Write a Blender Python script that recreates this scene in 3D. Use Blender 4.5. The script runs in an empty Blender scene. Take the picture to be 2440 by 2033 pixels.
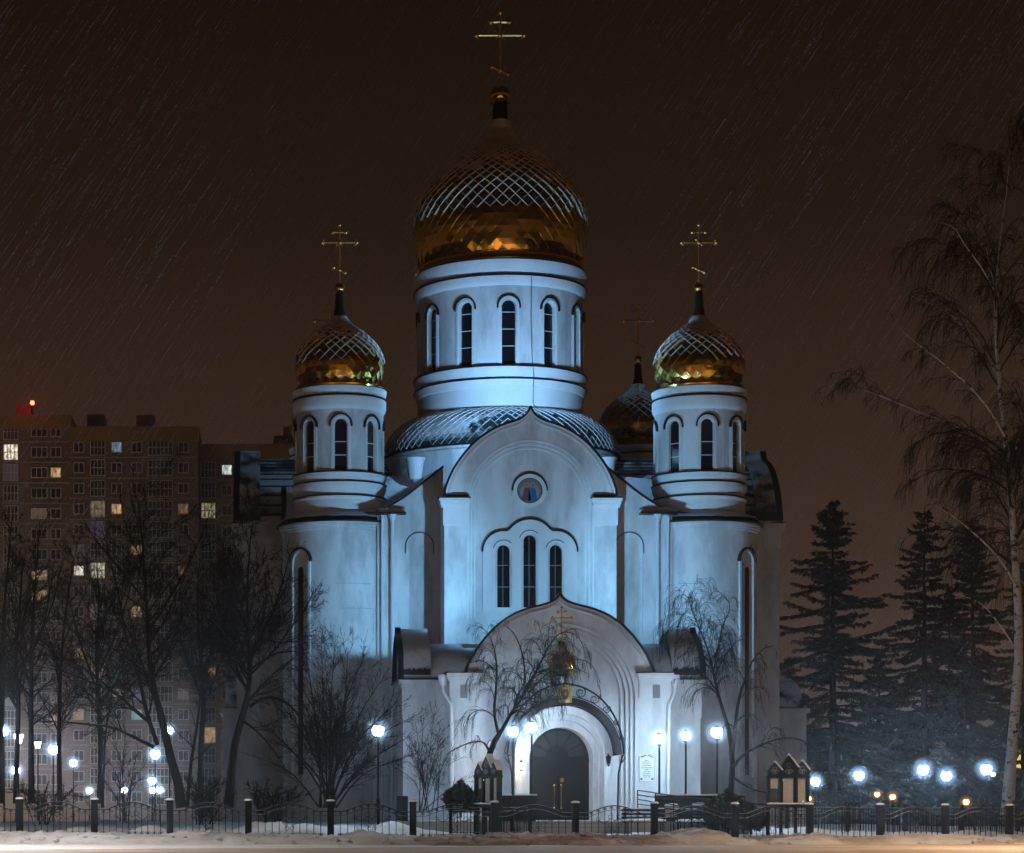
import bpy, math, random
import numpy as np
from mathutils import Vector, Matrix, noise
from mathutils.geometry import delaunay_2d_cdt
R = math.radians; PI = math.pi
random.seed(7)
sc = bpy.context.scene
col = sc.collection

# ------------------------------------------------------------------ camera, night sky, exposure
FOC, PPX, HY, CZ = 5400.0, 640.0, 1897.0, 1.6          # focal length and horizon in photo pixels, eye height
cam = bpy.data.cameras.new('camera'); co = bpy.data.objects.new('camera', cam); col.objects.link(co)
co.location = (0, 0, CZ); co.rotation_euler = (R(90), 0, 0)
cam.sensor_width = 36; cam.lens = FOC / 2440 * 36
cam.shift_x = (1220 - PPX) / 2440; cam.shift_y = (HY - 1016.5) / 2440
cam.clip_end = 3000; cam.clip_start = .5
sc.camera = co
w = bpy.data.worlds.new('World'); sc.world = w; w.use_nodes = True
nt = w.node_tree; nt.nodes.clear()
tc = nt.nodes.new('ShaderNodeTexCoord'); sx = nt.nodes.new('ShaderNodeSeparateXYZ')
rp = nt.nodes.new('ShaderNodeValToRGB'); bg = nt.nodes.new('ShaderNodeBackground'); wo = nt.nodes.new('ShaderNodeOutputWorld')
nt.links.new(tc.outputs['Generated'], sx.inputs[0]); nt.links.new(sx.outputs['Z'], rp.inputs[0])
nt.links.new(rp.outputs[0], bg.inputs[0]); nt.links.new(bg.outputs[0], wo.inputs[0])
e = rp.color_ramp.elements
e[0].position = 0.0; e[0].color = (.075, .047, .033, 1)
e[1].position = 1.0; e[1].color = (.0055, .003, .0017, 1)
for p_, c_ in ((.06, (.070, .040, .024, 1)), (.14, (.044, .0245, .0142, 1)), (.24, (.019, .0102, .0056, 1)), (.36, (.0080, .0044, .0025, 1))):
    k = e.new(p_); k.color = c_
bg.inputs[1].default_value = 1.0
sc.view_settings.view_transform = 'Standard'; sc.view_settings.look = 'None'
sc.view_settings.gamma = 1; sc.view_settings.exposure = 0; sc.view_settings.use_curve_mapping = False
sc.render.engine = 'CYCLES'
cy = sc.cycles; cy.use_denoising = True; cy.max_bounces = 5; cy.diffuse_bounces = 2; cy.glossy_bounces = 3
cy.volume_bounces = 0; cy.transparent_max_bounces = 4; cy.caustics_reflective = False; cy.caustics_refractive = False
cy.sample_clamp_indirect = 4; cy.use_light_tree = True

def P(px, py, Y):                      # a point of the place at distance Y
    return Vector(((px - PPX) * Y / FOC, Y, CZ + (HY - py) * Y / FOC))

# ------------------------------------------------------------------ materials
def mat(name, base=(.5, .5, .5), rough=.8, metal=0., emit=None, es=0., spec=.3):
    m = bpy.data.materials.new(name); m.use_nodes = True
    b = m.node_tree.nodes['Principled BSDF']
    b.inputs['Base Color'].default_value = (*base, 1); b.inputs['Roughness'].default_value = rough
    b.inputs['Metallic'].default_value = metal; b.inputs['Specular IOR Level'].default_value = spec
    if emit: b.inputs['Emission Color'].default_value = (*emit, 1); b.inputs['Emission Strength'].default_value = es
    return m
def nd(m, t, **kw):
    n = m.node_tree.nodes.new(t)
    for k, v in kw.items(): setattr(n, k, v)
    return n
def ln(m, a, b): m.node_tree.links.new(a, b)
def noise_n(m, scale, detail=4, rough=.6, stretch=None):
    t = nd(m, 'ShaderNodeTexCoord'); n = nd(m, 'ShaderNodeTexNoise')
    n.inputs['Scale'].default_value = scale; n.inputs['Detail'].default_value = detail; n.inputs['Roughness'].default_value = rough
    if stretch:
        mp = nd(m, 'ShaderNodeMapping'); mp.inputs['Scale'].default_value = stretch
        ln(m, t.outputs['Object'], mp.inputs[0]); ln(m, mp.outputs[0], n.inputs['Vector'])
    else: ln(m, t.outputs['Object'], n.inputs['Vector'])
    return n.outputs['Fac']
def mrange(m, src, a, b, lo=0., hi=1.):
    n = nd(m, 'ShaderNodeMapRange', interpolation_type='SMOOTHSTEP')
    n.inputs[1].default_value = a; n.inputs[2].default_value = b; n.inputs[3].default_value = lo; n.inputs[4].default_value = hi
    ln(m, src, n.inputs[0]); return n.outputs[0]
def mth(m, op, a, b):
    n = nd(m, 'ShaderNodeMath', operation=op)
    for i, v in enumerate((a, b)):
        if hasattr(v, 'links') or hasattr(v, 'is_linked'): ln(m, v, n.inputs[i])
        else: n.inputs[i].default_value = v
    return n.outputs[0]
def mixc(m, fac, a, b):
    n = nd(m, 'ShaderNodeMix', data_type='RGBA')
    ln(m, fac, n.inputs[0])
    for i, v in ((6, a), (7, b)):
        if isinstance(v, tuple): n.inputs[i].default_value = (*v, 1)
        else: ln(m, v, n.inputs[i])
    return n.outputs[2]
def bump(m, src, st, dist=.02):
    b = nd(m, 'ShaderNodeBump'); b.inputs['Strength'].default_value = st; b.inputs['Distance'].default_value = dist
    ln(m, src, b.inputs['Height']); ln(m, b.outputs[0], m.node_tree.nodes['Principled BSDF'].inputs['Normal'])
def bsdf(m): return m.node_tree.nodes['Principled BSDF']
def up(m, lo, hi):
    g = nd(m, 'ShaderNodeNewGeometry'); s = nd(m, 'ShaderNodeSeparateXYZ'); ln(m, g.outputs['Normal'], s.inputs[0])
    return mrange(m, s.outputs['Z'], lo, hi)
SNOWC = (.80, .81, .83)
def snow_on(m, base, lo, hi, nscale=1.2, n0=.35, n1=.6, amount=1., rough=None, metal=None):
    u = up(m, lo, hi); n = mrange(m, noise_n(m, nscale, 5), n0, n1, 0, amount)
    f = mth(m, 'MULTIPLY', u, n)
    ln(m, mixc(m, f, base, SNOWC), bsdf(m).inputs['Base Color'])
    if rough is not None: ln(m, mrange(m, f, 0, .6, rough, .9), bsdf(m).inputs['Roughness'])
    if metal is not None: ln(m, mrange(m, f, 0, .5, metal, 0), bsdf(m).inputs['Metallic'])
    return f

def plaster(name, c, dark, sc_=.5):
    m = mat(name, c, .9)
    a = mrange(m, noise_n(m, sc_, 6, .7, (1, 1, .35)), .38, .64); b_ = mrange(m, noise_n(m, 3.5, 5, .7, (1, 1, .25)), .5, .85, 0, .5)
    f = mth(m, 'MAXIMUM', a, b_); f = mth(m, 'MULTIPLY', f, .75)
    ln(m, mixc(m, f, c, dark), bsdf(m).inputs['Base Color']); bump(m, noise_n(m, 30, 4), .35, .02); return m
m_plaster = plaster('white_plaster', (.76, .76, .76), (.36, .355, .36))
m_stucco = plaster('portal_plaster', (.70, .70, .71), (.44, .43, .44), .9)
m_trim = plaster('white_trim', (.78, .78, .78), (.66, .65, .65))
m_black = mat('black_flashing', (.012, .012, .015), .5)
m_iron = mat('black_iron', (.006, .006, .0065), .7, spec=.08)
m_ironsnow = mat('snowy_iron', (.006, .006, .0065), .7, spec=.08); snow_on(m_ironsnow, (.006, .006, .0065), .55, .85, 3, .3, .5, .85)
m_gold = mat('gilded_metal', (.85, .55, .16), .16, 1.)
m_goldtile = mat('gilded_tile', (.80, .52, .13), .15, 1.)
_f = snow_on(m_goldtile, (.80, .52, .13), .40, .72, 1.3, .42, .66, .30, .15, 1.)
m_goldcross = mat('gilded_cross', (.9, .5, .13), .42, 1.)
m_darkneck = mat('dark_copper', (.045, .022, .012), .4, .7)
m_snow = mat('snow', SNOWC, .9); bump(m_snow, noise_n(m_snow, 5, 6, .7), .5, .06)
m_dustsnow = mat('dusted_snow', (.66, .63, .62), .95); bump(m_dustsnow, noise_n(m_dustsnow, 9, 5), .4, .03)
m_roof = mat('dark_roof_metal', (.03, .04, .045), .45, .3)
snow_on(m_roof, (.03, .04, .045), .18, .62, .8, .38, .58, .9)
m_roofsnow = mat('snow_covered_roof', SNOWC, .9); snow_on(m_roofsnow, (.10, .11, .12), .15, .5, .9, .2, .45, 1.); bump(m_roofsnow, noise_n(m_roofsnow, 3, 5), .5, .08)
m_scale = mat('green_scale', (.035, .06, .065), .32, .6)
_tc = nd(m_scale, 'ShaderNodeTexCoord'); _sp = nd(m_scale, 'ShaderNodeSeparateXYZ'); ln(m_scale, _tc.outputs['Object'], _sp.inputs[0])
_side = mth(m_scale, 'MULTIPLY_ADD', _sp.outputs['X'], -.10); _side.node.inputs[2].default_value = -.03
_f = mrange(m_scale, mth(m_scale, 'ADD', noise_n(m_scale, .9, 6, .75), _side), .55, .72, 0, .85); _f = mth(m_scale, 'MULTIPLY', _f, up(m_scale, .2, .5))
ln(m_scale, mixc(m_scale, _f, (.035, .06, .065), SNOWC), bsdf(m_scale).inputs['Base Color']); ln(m_scale, mrange(m_scale, _f, 0, .5, .6, 0), bsdf(m_scale).inputs['Metallic']); ln(m_scale, mrange(m_scale, _f, 0, .5, .32, .9), bsdf(m_scale).inputs['Roughness'])
m_glass = mat('dark_window_glass', (.008, .009, .012), .12, 0, spec=.5)
m_wood = mat('dark_door_wood', (.012, .010, .009), .6, spec=.06)
ln(m_wood, mixc(m_wood, noise_n(m_wood, 6, 5, .7, (6, 6, .6)), (.007, .006, .0055), (.02, .016, .015)), bsdf(m_wood).inputs['Base Color'])
m_fan = mat('fanlight_glass', (.022, .024, .028), .3, 0)
m_stone = mat('grey_stone', (.30, .30, .30), .9); bump(m_stone, noise_n(m_stone, 14, 5), .5, .02)
m_pipe = mat('white_painted_pipe', (.68, .68, .70), .5)
m_vent = mat('grey_grille', (.22, .22, .23), .7)
m_bark = mat('dark_bark', (.016, .013, .012), .95, spec=.1)
snow_on(m_bark, (.016, .0135, .0125), .45, .9, 2.2, .42, .6, .6); bump(m_bark, noise_n(m_bark, 18, 5, .7, (1, 1, .3)), .8, .03)
m_twig = mat('twig_bark', (.014, .0115, .0105), .95, spec=.1)
m_twigsnow = mat('frosted_twig', (.05, .043, .042), .95); snow_on(m_twigsnow, (.045, .038, .036), .4, .9, 3, .45, .6, .45)
m_birch = mat('birch_bark', (.62, .60, .58), .9)
_n = mrange(m_birch, noise_n(m_birch, 1.0, 5, .65, (3.2, 3.2, 4.2)), .54, .62); _n2 = mrange(m_birch, noise_n(m_birch, .9, 3, .6, (6, 6, 22)), .60, .68)
ln(m_birch, mixc(m_birch, mth(m_birch, 'MAXIMUM', _n, _n2), (.60, .58, .57), (.03, .028, .028)), bsdf(m_birch).inputs['Base Color'])
m_needle = mat('conifer_needles', (.022, .034, .026), .9)
snow_on(m_needle, (.022, .034, .026), .75, .98, .9, .55, .7, .25)
m_brick = mat('brown_brick', (.30, .20, .15), .95)
ln(m_brick, mixc(m_brick, noise_n(m_brick, .35, 5, .7), (.25, .165, .12), (.38, .26, .19)), bsdf(m_brick).inputs['Base Color'])
m_ochre = mat('ochre_panel', (.42, .27, .085), .95)
ln(m_ochre, mixc(m_ochre, noise_n(m_ochre, .3, 5, .7), (.34, .21, .065), (.46, .30, .10)), bsdf(m_ochre).inputs['Base Color'])
m_pink = mat('pale_render', (.30, .235, .20), .95)
m_white = mat('white_frame', (.8, .78, .75), .7)
m_band = mat('pale_floor_band', (.5, .41, .36), .9)
m_pane = mat('dark_pane', (.035, .032, .032), .25)
m_paper = mat('printed_paper', (.50, .49, .44), .8)
_w = nd(m_paper, 'ShaderNodeTexWave', wave_type='BANDS', bands_direction='Z'); _w.inputs['Scale'].default_value = 9; _w.inputs['Distortion'].default_value = 0
_t = nd(m_paper, 'ShaderNodeTexCoord'); ln(m_paper, _t.outputs['Object'], _w.inputs[0])
ln(m_paper, mixc(m_paper, mth(m_paper, 'MULTIPLY', mrange(m_paper, _w.outputs['Fac'], .55, .8), mrange(m_paper, noise_n(m_paper, 30, 2), .4, .5)), (.52, .51, .46), (.16, .16, .16)), bsdf(m_paper).inputs['Base Color'])
def em(name, c, s): return mat(name, (.5, .5, .5), .5, 0, c, s)
def halo_mat(name, c, s):               # glowing see-through shell standing in for the halo around a lamp
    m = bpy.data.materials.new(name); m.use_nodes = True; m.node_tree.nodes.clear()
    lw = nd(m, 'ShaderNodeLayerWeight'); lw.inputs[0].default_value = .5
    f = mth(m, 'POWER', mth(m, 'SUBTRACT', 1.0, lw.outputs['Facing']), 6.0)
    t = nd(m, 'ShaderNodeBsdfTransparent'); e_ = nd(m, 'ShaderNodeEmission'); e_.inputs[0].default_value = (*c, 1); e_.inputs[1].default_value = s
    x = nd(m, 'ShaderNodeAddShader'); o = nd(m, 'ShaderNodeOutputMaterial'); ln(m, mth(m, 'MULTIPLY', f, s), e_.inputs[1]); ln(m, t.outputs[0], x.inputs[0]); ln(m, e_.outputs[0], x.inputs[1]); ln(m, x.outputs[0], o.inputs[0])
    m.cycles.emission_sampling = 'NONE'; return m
LAMP = 150.
m_frost = halo_mat('lamp_halo_blue', (.36, .62, 1.), .75); m_halo_amber = halo_mat('lamp_halo_amber', (1., .42, .06), .3)  # m_frost: blue glow of the added halo shells
m_lampw = em('lamp_glow_white', (.56, .77, 1.), LAMP)
m_lampb = em('lamp_glow_blue', (.44, .70, 1.), LAMP)
m_lampo = em('lamp_glow_orange', (1., .50, .10), 12.)
m_lampwarm = em('lantern_glow_warm', (1., .70, .40), 190.)
m_lampe = em('lamp_glow_entrance', (.52, .76, 1.), LAMP * 1.5)
m_dimlamp = em('lamp_glow_dim', (.75, .92, 1.), 6.)
m_red = em('red_beacon_glow', (1., .03, .015), 45.)
m_sodium = em('unseen_lamp_glow', (1., .68, .42), 10500.)
m_dome_fill = em('unseen_lamp_glow', (1., .58, .26), 5500.); m_ground_fill = em('unseen_lamp_glow', (1., .60, .25), 32000.); m_block_fill = em('unseen_lamp_glow', (1., .78, .56), 36000.)  # last three: unseen fill for dome highlights, near ground and apartment block
m_led = em('street_lamp_cool_glow', (1., .94, .91), 10000.)

# ------------------------------------------------------------------ mesh helpers
class M:
    def __init__(s): s.V = []; s.F = []
    def add(s, V, F):
        o = len(s.V); s.V.extend([tuple(v) for v in V]); s.F.extend([tuple(i + o for i in f) for f in F]); return s
    def box(s, x0, x1, y0, y1, z0, z1):
        return s.add([(x, y, z) for z in (z0, z1) for y in (y0, y1) for x in (x0, x1)],
                     [(0, 2, 3, 1), (4, 5, 7, 6), (0, 1, 5, 4), (2, 6, 7, 3), (0, 4, 6, 2), (1, 3, 7, 5)])
    def lathe(s, prof, c=(0, 0), n=48, a0=0, a1=2 * PI):
        full = abs(a1 - a0 - 2 * PI) < 1e-6; m = n if full else n + 1; V = []; F = []
        for r, z in prof:
            for i in range(m):
                a = a0 + (a1 - a0) * i / n; V.append((c[0] + r * math.sin(a), c[1] - r * math.cos(a), z))
        for j in range(len(prof) - 1):
            for i in range(n):
                i2 = (i + 1) % m; F.append((j * m + i, j * m + i2, (j + 1) * m + i2, (j + 1) * m + i))
        return s.add(V, F)
    def tube(s, pts, r, n=6, cap=True):
        pts = [Vector(p) for p in pts]; rs = r if hasattr(r, '__len__') else [r] * len(pts); V = []; F = []
        t0 = (pts[1] - pts[0]).normalized(); a = t0.orthogonal().normalized()
        for i, p in enumerate(pts):
            t = (pts[min(i + 1, len(pts) - 1)] - pts[max(i - 1, 0)]).normalized()
            a = (a - t * a.dot(t)); a = a.normalized() if a.length > 1e-6 else t.orthogonal().normalized(); b = t.cross(a)
            for k in range(n):
                q = 2 * PI * k / n + PI / n; V.append(p + (a * math.cos(q) + b * math.sin(q)) * rs[i])
        for i in range(len(pts) - 1):
            for k in range(n): F.append((i * n + k, i * n + (k + 1) % n, (i + 1) * n + (k + 1) % n, (i + 1) * n + k))
        if cap: F.append(tuple(range(n - 1, -1, -1))); F.append(tuple(range((len(pts) - 1) * n, len(pts) * n)))
        return s.add(V, F)
    def ribbon(s, pts, nrm, out0, out1, side0, side1):
        """box section swept along pts; nrm(i): (outward face normal); side = offset across the path in the surface"""
        pts = [Vector(p) for p in pts]; V = []; F = []; N = len(pts)
        for i, p in enumerate(pts):
            t = (pts[min(i + 1, N - 1)] - pts[max(i - 1, 0)]).normalized(); n = Vector(nrm[i]).normalized(); b = n.cross(t).normalized()
            for (o, d) in ((out0, side0), (out1, side0), (out1, side1), (out0, side1)): V.append(p + n * o + b * d)
        for i in range(N - 1):
            for k in range(4): F.append((i * 4 + k, i * 4 + (k + 1) % 4, (i + 1) * 4 + (k + 1) % 4, (i + 1) * 4 + k))
        F.append((3, 2, 1, 0)); F.append(tuple((N - 1) * 4 + k for k in range(4)))
        return s.add(V, F)
    def plate(s, loops, w1, w0, f=lambda u, w, z: (u, -w, z)):
        """flat plate with holes: loops of (u, z), front face at w1, back at w0, f maps (u, w, z)"""
        pts = []; edges = []; L = []
        for lp in loops:
            o = len(pts); n = len(lp); pts += [Vector(p) for p in lp]; edges += [(o + i, o + (i + 1) % n) for i in range(n)]; L.append((o, n))
        vv, _, ff, *_r = delaunay_2d_cdt(pts, edges, [], 0, 1e-5)
        def inside(x, y):
            c = False
            for o, k in L:
                for i in range(k):
                    a, b = pts[o + i], pts[o + (i + 1) % k]
                    if (a.y > y) != (b.y > y) and x < (b.x - a.x) * (y - a.y) / (b.y - a.y) + a.x: c = not c
            return c
        ff = [q for q in ff if inside(sum(vv[i].x for i in q) / len(q), sum(vv[i].y for i in q) / len(q))]
        n = len(vv)
        s.add([f(v.x, w1, v.y) for v in vv] + [f(v.x, w0, v.y) for v in vv], [tuple(q) for q in ff] + [tuple(i + n for i in reversed(q)) for q in ff])
        for lp in loops:
            m = len(lp)
            s.add([f(u, w1, z) for u, z in lp] + [f(u, w0, z) for u, z in lp], [(i, (i + 1) % m, (i + 1) % m + m, i + m) for i in range(m)])
        return s
    def mesh(s, name, smooth=False):
        me = bpy.data.meshes.new(name); me.from_pydata(s.V, [], s.F); me.update()
        if smooth: me.polygons.foreach_set('use_smooth', [True] * len(me.polygons))
        return me
    def islands(s):
        n = len(s.V); pa = list(range(n))
        def fd(a):
            while pa[a] != a: pa[a] = pa[pa[a]]; a = pa[a]
            return a
        for q in s.F:
            r = fd(q[0])
            for v in q[1:]: pa[fd(v)] = r
        grp = {}
        for q in s.F: grp.setdefault(fd(q[0]), []).append(q)
        L = []
        for fs in grp.values():
            vs = np.array([s.V[i] for q in fs for i in q]); L.append([vs.min(0) - .004, vs.max(0) + .004, fs])
        go = len(L) > 1
        while go:                                            # pieces that touch belong together
            go = False; out = []
            for it in L:
                for o in out:
                    if (it[0] <= o[1]).all() and (o[0] <= it[1]).all():
                        o[0] = np.minimum(o[0], it[0]); o[1] = np.maximum(o[1], it[1]); o[2] = o[2] + it[2]; go = True; break
                else: out.append(it)
            L = out
        return [it[2] for it in L]
    def obj(s, name, m, parent=None, smooth=False, recalc=True, split=True, **kw):
        if split and parent and not kw.get('kind') and len(s.F) < 30000:
            isl = s.islands()
            if 1 < len(isl) <= 40:
                res = None
                for fs in isl:
                    q = M(); mp = {}
                    for fc in fs:
                        for i in fc:
                            if i not in mp: mp[i] = len(q.V); q.V.append(s.V[i])
                    q.F = [tuple(mp[i] for i in fc) for fc in fs]
                    o = q.obj(name, m, parent, smooth, recalc, False, **kw); res = res or o
                return res
        me = s.mesh(name, smooth)
        if recalc:
            import bmesh
            bm = bmesh.new(); bm.from_mesh(me); bmesh.ops.recalc_face_normals(bm, faces=bm.faces); bm.to_mesh(me); bm.free()
        if smooth: 
            try: me.set_sharp_from_angle(angle=R(38))
            except Exception: pass
        return link(name, me, m, parent, **kw)
def link(name, me, m, parent=None, **kw):
    o = bpy.data.objects.new(name, me); col.objects.link(o)
    if m and not me.materials: me.materials.append(m)
    if parent: o.parent = parent
    return tag(o, **kw)
def tag(o, label=None, cat=None, group=None, kind=None):
    if label: o['label'] = label
    if cat: o['category'] = cat
    if group: o['group'] = group
    if kind: o['kind'] = kind
    return o
def thing(name, loc, label, cat, group=None):
    o = bpy.data.objects.new(name, None); col.objects.link(o); o.location = loc; o.empty_display_size = .3
    return tag(o, label, cat, group)
def inst(name, me, parent, loc=(0, 0, 0), rot=None, scale=None, m=None, **kw):
    o = bpy.data.objects.new(name, me); col.objects.link(o); o.parent = parent; o.location = loc
    if rot: o.rotation_euler = rot
    if scale: o.scale = scale
    if m: o.material_slots[0].link = 'OBJECT'; o.material_slots[0].material = m
    return tag(o, **kw)
def smooth_curve(pts, n=5):
    out = []
    for i in range(len(pts) - 1):
        p0, p1, p2, p3 = (Vector(pts[max(i - 1, 0)]), Vector(pts[i]), Vector(pts[i + 1]), Vector(pts[min(i + 2, len(pts) - 1)]))
        for k in range(n):
            t = k / n
            out.append(.5 * ((2 * p1) + (p2 - p0) * t + (2 * p0 - 5 * p1 + 4 * p2 - p3) * t * t + (3 * p1 - p0 - 3 * p2 + p3) * t ** 3))
    out.append(Vector(pts[-1])); return out
def arch(cx, zc, r, zb, n=24):         # outline of a round-headed opening, counter-clockwise from bottom left... (u, z)
    return [(cx - r, zb)] + [(cx - r * math.cos(PI * i / n), zc + r * math.sin(PI * i / n)) for i in range(n + 1)] + [(cx + r, zb)]
def sphere(m, c, r, n=12, k=8, sq=1.):
    prof = [(max(r * math.sin(PI * j / k), 1e-4), c[2] - r * sq * math.cos(PI * j / k)) for j in range(k + 1)]
    return m.lathe(prof, (c[0], c[1]), n)

# ------------------------------------------------------------------ ground, road, snow
def fbm(x, y, s, o=4): return noise.fractal(Vector((x * s, y * s, 3.7)), 1.0, 2.0, o)
def ground_z(x, y):
    if y < 75: b = -.06
    elif y < 78: b = -.06 + (y - 75) / 3 * .30
    elif y < 92: b = .24 + (y - 78) / 14 * .30
    else: b = max(.54 - (y - 92) * .022, -2.2)
    if 76 < y < 110: b -= max(0, x - 14) * .012
    k = min(max((y - 77) / 2, 0), 1)
    porch = max(0, 1 - max(abs(x - 11.3) - 4, 0) / 3) if y < 90 else 0
    b += k * (.10 * fbm(x, y, .35) + .05 * fbm(x + 9, y, 1.1)) * (1 - porch * .7)
    if 78 < y < 83:                                         # heaps of shovelled snow behind the fence
        h = max(0, fbm(x * 1.0 + 40, y * .8, .55, 5) + .18) * .55
        if x > 6: h *= .55
        b += h * math.sin((y - 78) / 5 * PI) * (1 - porch)
    return b
def grid_sheet(name, xs, ys, zf, m, **kw):
    V = [(x, y, zf(x, y)) for y in ys for x in xs]; n = len(xs)
    F = [(j * n + i, j * n + i + 1, (j + 1) * n + i + 1, (j + 1) * n + i) for j in range(len(ys) - 1) for i in range(n - 1)]
    g = M(); g.V = V; g.F = F
    return g.obj(name, m, smooth=True, recalc=False, **kw)
def ax(segs):
    out = []
    for a, b, st in segs:
        n = max(1, round((b - a) / st)); out += [a + (b - a) * i / n for i in range(n)]
    return out + [segs[-1][1]]
m_ground = mat('snow_ground', SNOWC, .92)
ln(m_ground, mixc(m_ground, mrange(m_ground, noise_n(m_ground, .7, 6, .7), .56, .72, 0, .55), SNOWC, (.34, .28, .24)), bsdf(m_ground).inputs['Base Color'])
bump(m_ground, noise_n(m_ground, 4, 6, .7), .6, .08)
grid_sheet('ground', ax([(-900, -60, 60), (-60, -14, 4), (-14, 34, .3), (34, 70, 4), (70, 900, 60)]),
           ax([(-300, 60, 40), (60, 74, 3.5), (74, 92, .3), (92, 130, 3), (130, 230, 10), (230, 1600, 90)]), ground_z, m_ground, kind='structure')
m_road = mat('snowy_road', (.4, .33, .27), .75)
_tc = nd(m_road, 'ShaderNodeTexCoord'); _sp = nd(m_road, 'ShaderNodeSeparateXYZ'); ln(m_road, _tc.outputs['Object'], _sp.inputs[0])
_edge = mth(m_road, 'ADD', _sp.outputs['Y'], mth(m_road, 'MULTIPLY', noise_n(m_road, .35, 5, .7, (.35, 1, 1)), 3.0))
_edge = mth(m_road, 'SUBTRACT', _edge, mth(m_road, 'MULTIPLY', _sp.outputs['X'], .28))
_fresh = mrange(m_road, _edge, 70.6, 71.6)
_slush = mixc(m_road, mrange(m_road, noise_n(m_road, .8, 7, .75, (.12, 2.2, 1)), .35, .65), (.36, .28, .20), (.62, .54, .46))
_fr = mixc(m_road, mrange(m_road, noise_n(m_road, .9, 6, .7, (.1, 2.5, 1)), .42, .68, 0, .7), (.78, .78, .79), (.45, .40, .36))
ln(m_road, mixc(m_road, _fresh, _slush, _fr), bsdf(m_road).inputs['Base Color'])
bump(m_road, noise_n(m_road, 2.5, 6, .75, (.3, 2, 1)), .8, .06)
grid_sheet('road', ax([(-900, -40, 80), (-40, 50, .6), (50, 900, 80)]), ax([(-30, 58, 8), (58, 76.0, .25)]),
           lambda x, y: .012 + .03 * fbm(x * .15, y, .9) * (1 if 58 < y < 75.9 else 0), m_road, kind='structure')
m_bank = mat('ploughed_snow', SNOWC, .92)
_tb = nd(m_bank, 'ShaderNodeTexCoord'); _sb = nd(m_bank, 'ShaderNodeSeparateXYZ'); ln(m_bank, _tb.outputs['Object'], _sb.inputs[0])
_mid = mth(m_bank, 'MULTIPLY', mrange(m_bank, _sb.outputs['X'], 3.5, 7.0), mrange(m_bank, _sb.outputs['X'], 22, 15))
_dirt = mrange(m_bank, noise_n(m_bank, .55, 7, .75, (.5, 1, 2)), .34, .62, 0, 1.)
_dirt2 = mrange(m_bank, noise_n(m_bank, 3.2, 5, .7, (.6, 1, 2)), .60, .70, 0, .7)
_low = mrange(m_bank, _sb.outputs['Z'], .34, .05, 0, .55)
_d = mth(m_bank, 'MAXIMUM', mth(m_bank, 'MULTIPLY', _dirt, mth(m_bank, 'MULTIPLY_ADD', _mid, .75)), mth(m_bank, 'MULTIPLY', _low, _dirt))
_d = mth(m_bank, 'MAXIMUM', _d, mth(m_bank, 'MULTIPLY', _dirt2, mth(m_bank, 'ADD', mth(m_bank, 'MULTIPLY', _mid, .7), .15)))
ln(m_bank, mixc(m_bank, _d, (.80, .80, .81), (.30, .22, .155)), bsdf(m_bank).inputs['Base Color'])
bump(m_bank, noise_n(m_bank, 5, 7, .8), 1., .14)
FENCE = [(-11.1, 78), (-8.51, 77.5), (-5.92, 77), (-3.33, 76.5), (-.675, 76), (2.08, 76), (4.84, 76), (7.57, 76), (10.29, 76), (12.95, 76.1), (15.74, 76.5), (18.43, 77.2), (21.05, 78), (23.6, 79.05), (26.15, 80), (28.8, 81)]
def fence_y(x):
    for (a, ya), (b, yb) in zip(FENCE, FENCE[1:]):
        if x <= b: return ya + (yb - ya) * (x - a) / (b - a) if x >= a else FENCE[0][1]
    return FENCE[-1][1] + (x - 28.8) * .38
def fence_z(x): return .30 - (x + 9) * .0068
def bank_z(x, t):                                           # t: 0 road edge, 1 behind the fence
    fz = fence_z(x); top = fz + .10 + .17 * fbm(x, 0, .45, 4) + (.10 if 5.5 < x < 15 else 0)
    if t < .22: h = math.sin(t / .22 * PI / 2) ** .8
    elif t < .72: h = 1.0 - .12 * (t - .22)
    else: h = .94 - (t - .72) / .28 * .55
    return -.05 + (top + .05) * h + (.12 * fbm(x, t * 3, 1.3, 5) + .08 * fbm(x + 5, t * 4, 4.2, 4)) * math.sin(min(max(t * 1.0, 0), 1) * PI) ** .5
xs = ax([(-70, -14, 1), (-14, 32, .12), (32, 70, 1)]); ts = [i / 26 for i in range(27)]
g = M()
for t in ts:
    for x in xs:
        y0 = fence_y(x) - 3.0 + .25 * fbm(x, 1, .5, 3) - max(0, x - 15) * .10; y1 = fence_y(x) + 1.1
        g.V.append((x, y0 + (y1 - y0) * t, bank_z(x, t)))
n = len(xs); g.F = [(j * n + i, j * n + i + 1, (j + 1) * n + i + 1, (j + 1) * n + i) for j in range(26) for i in range(n - 1)]
g.obj('snow_bank', m_bank, smooth=True, recalc=False, kind='structure')

g = M(); rr = random.Random(77)                              # clods thrown up by the plough
for i in range(260):
    x = rr.uniform(-13, 33); t = rr.choice((rr.uniform(0, .3), rr.uniform(0, .75))); y0 = fence_y(x) - 3.0 - max(0, x - 15) * .10; y = y0 + (fence_y(x) + 1.1 - y0) * t - .1; s_ = rr.uniform(.025, .075) * (1.3 if t < .2 else .8)
    z = max(bank_z(x, t), .0) + s_ * .2; ph = [(math.sin(PI * j / 4), -math.cos(PI * j / 4)) for j in range(5)]; V = []
    for r_, h_ in ph:
        for k in range(6): q = 1 + .5 * noise.noise(Vector((i * 3.1 + r_ * 2 * math.cos(k), h_ * 2, k * 1.0))); V.append((x + s_ * 1.3 * q * r_ * math.cos(k * PI / 3), y + s_ * q * r_ * math.sin(k * PI / 3), z + s_ * .75 * h_ * q))
    g.add(V, [(j * 6 + k, j * 6 + (k + 1) % 6, (j + 1) * 6 + (k + 1) % 6, (j + 1) * 6 + k) for j in range(4) for k in range(6)])
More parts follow.
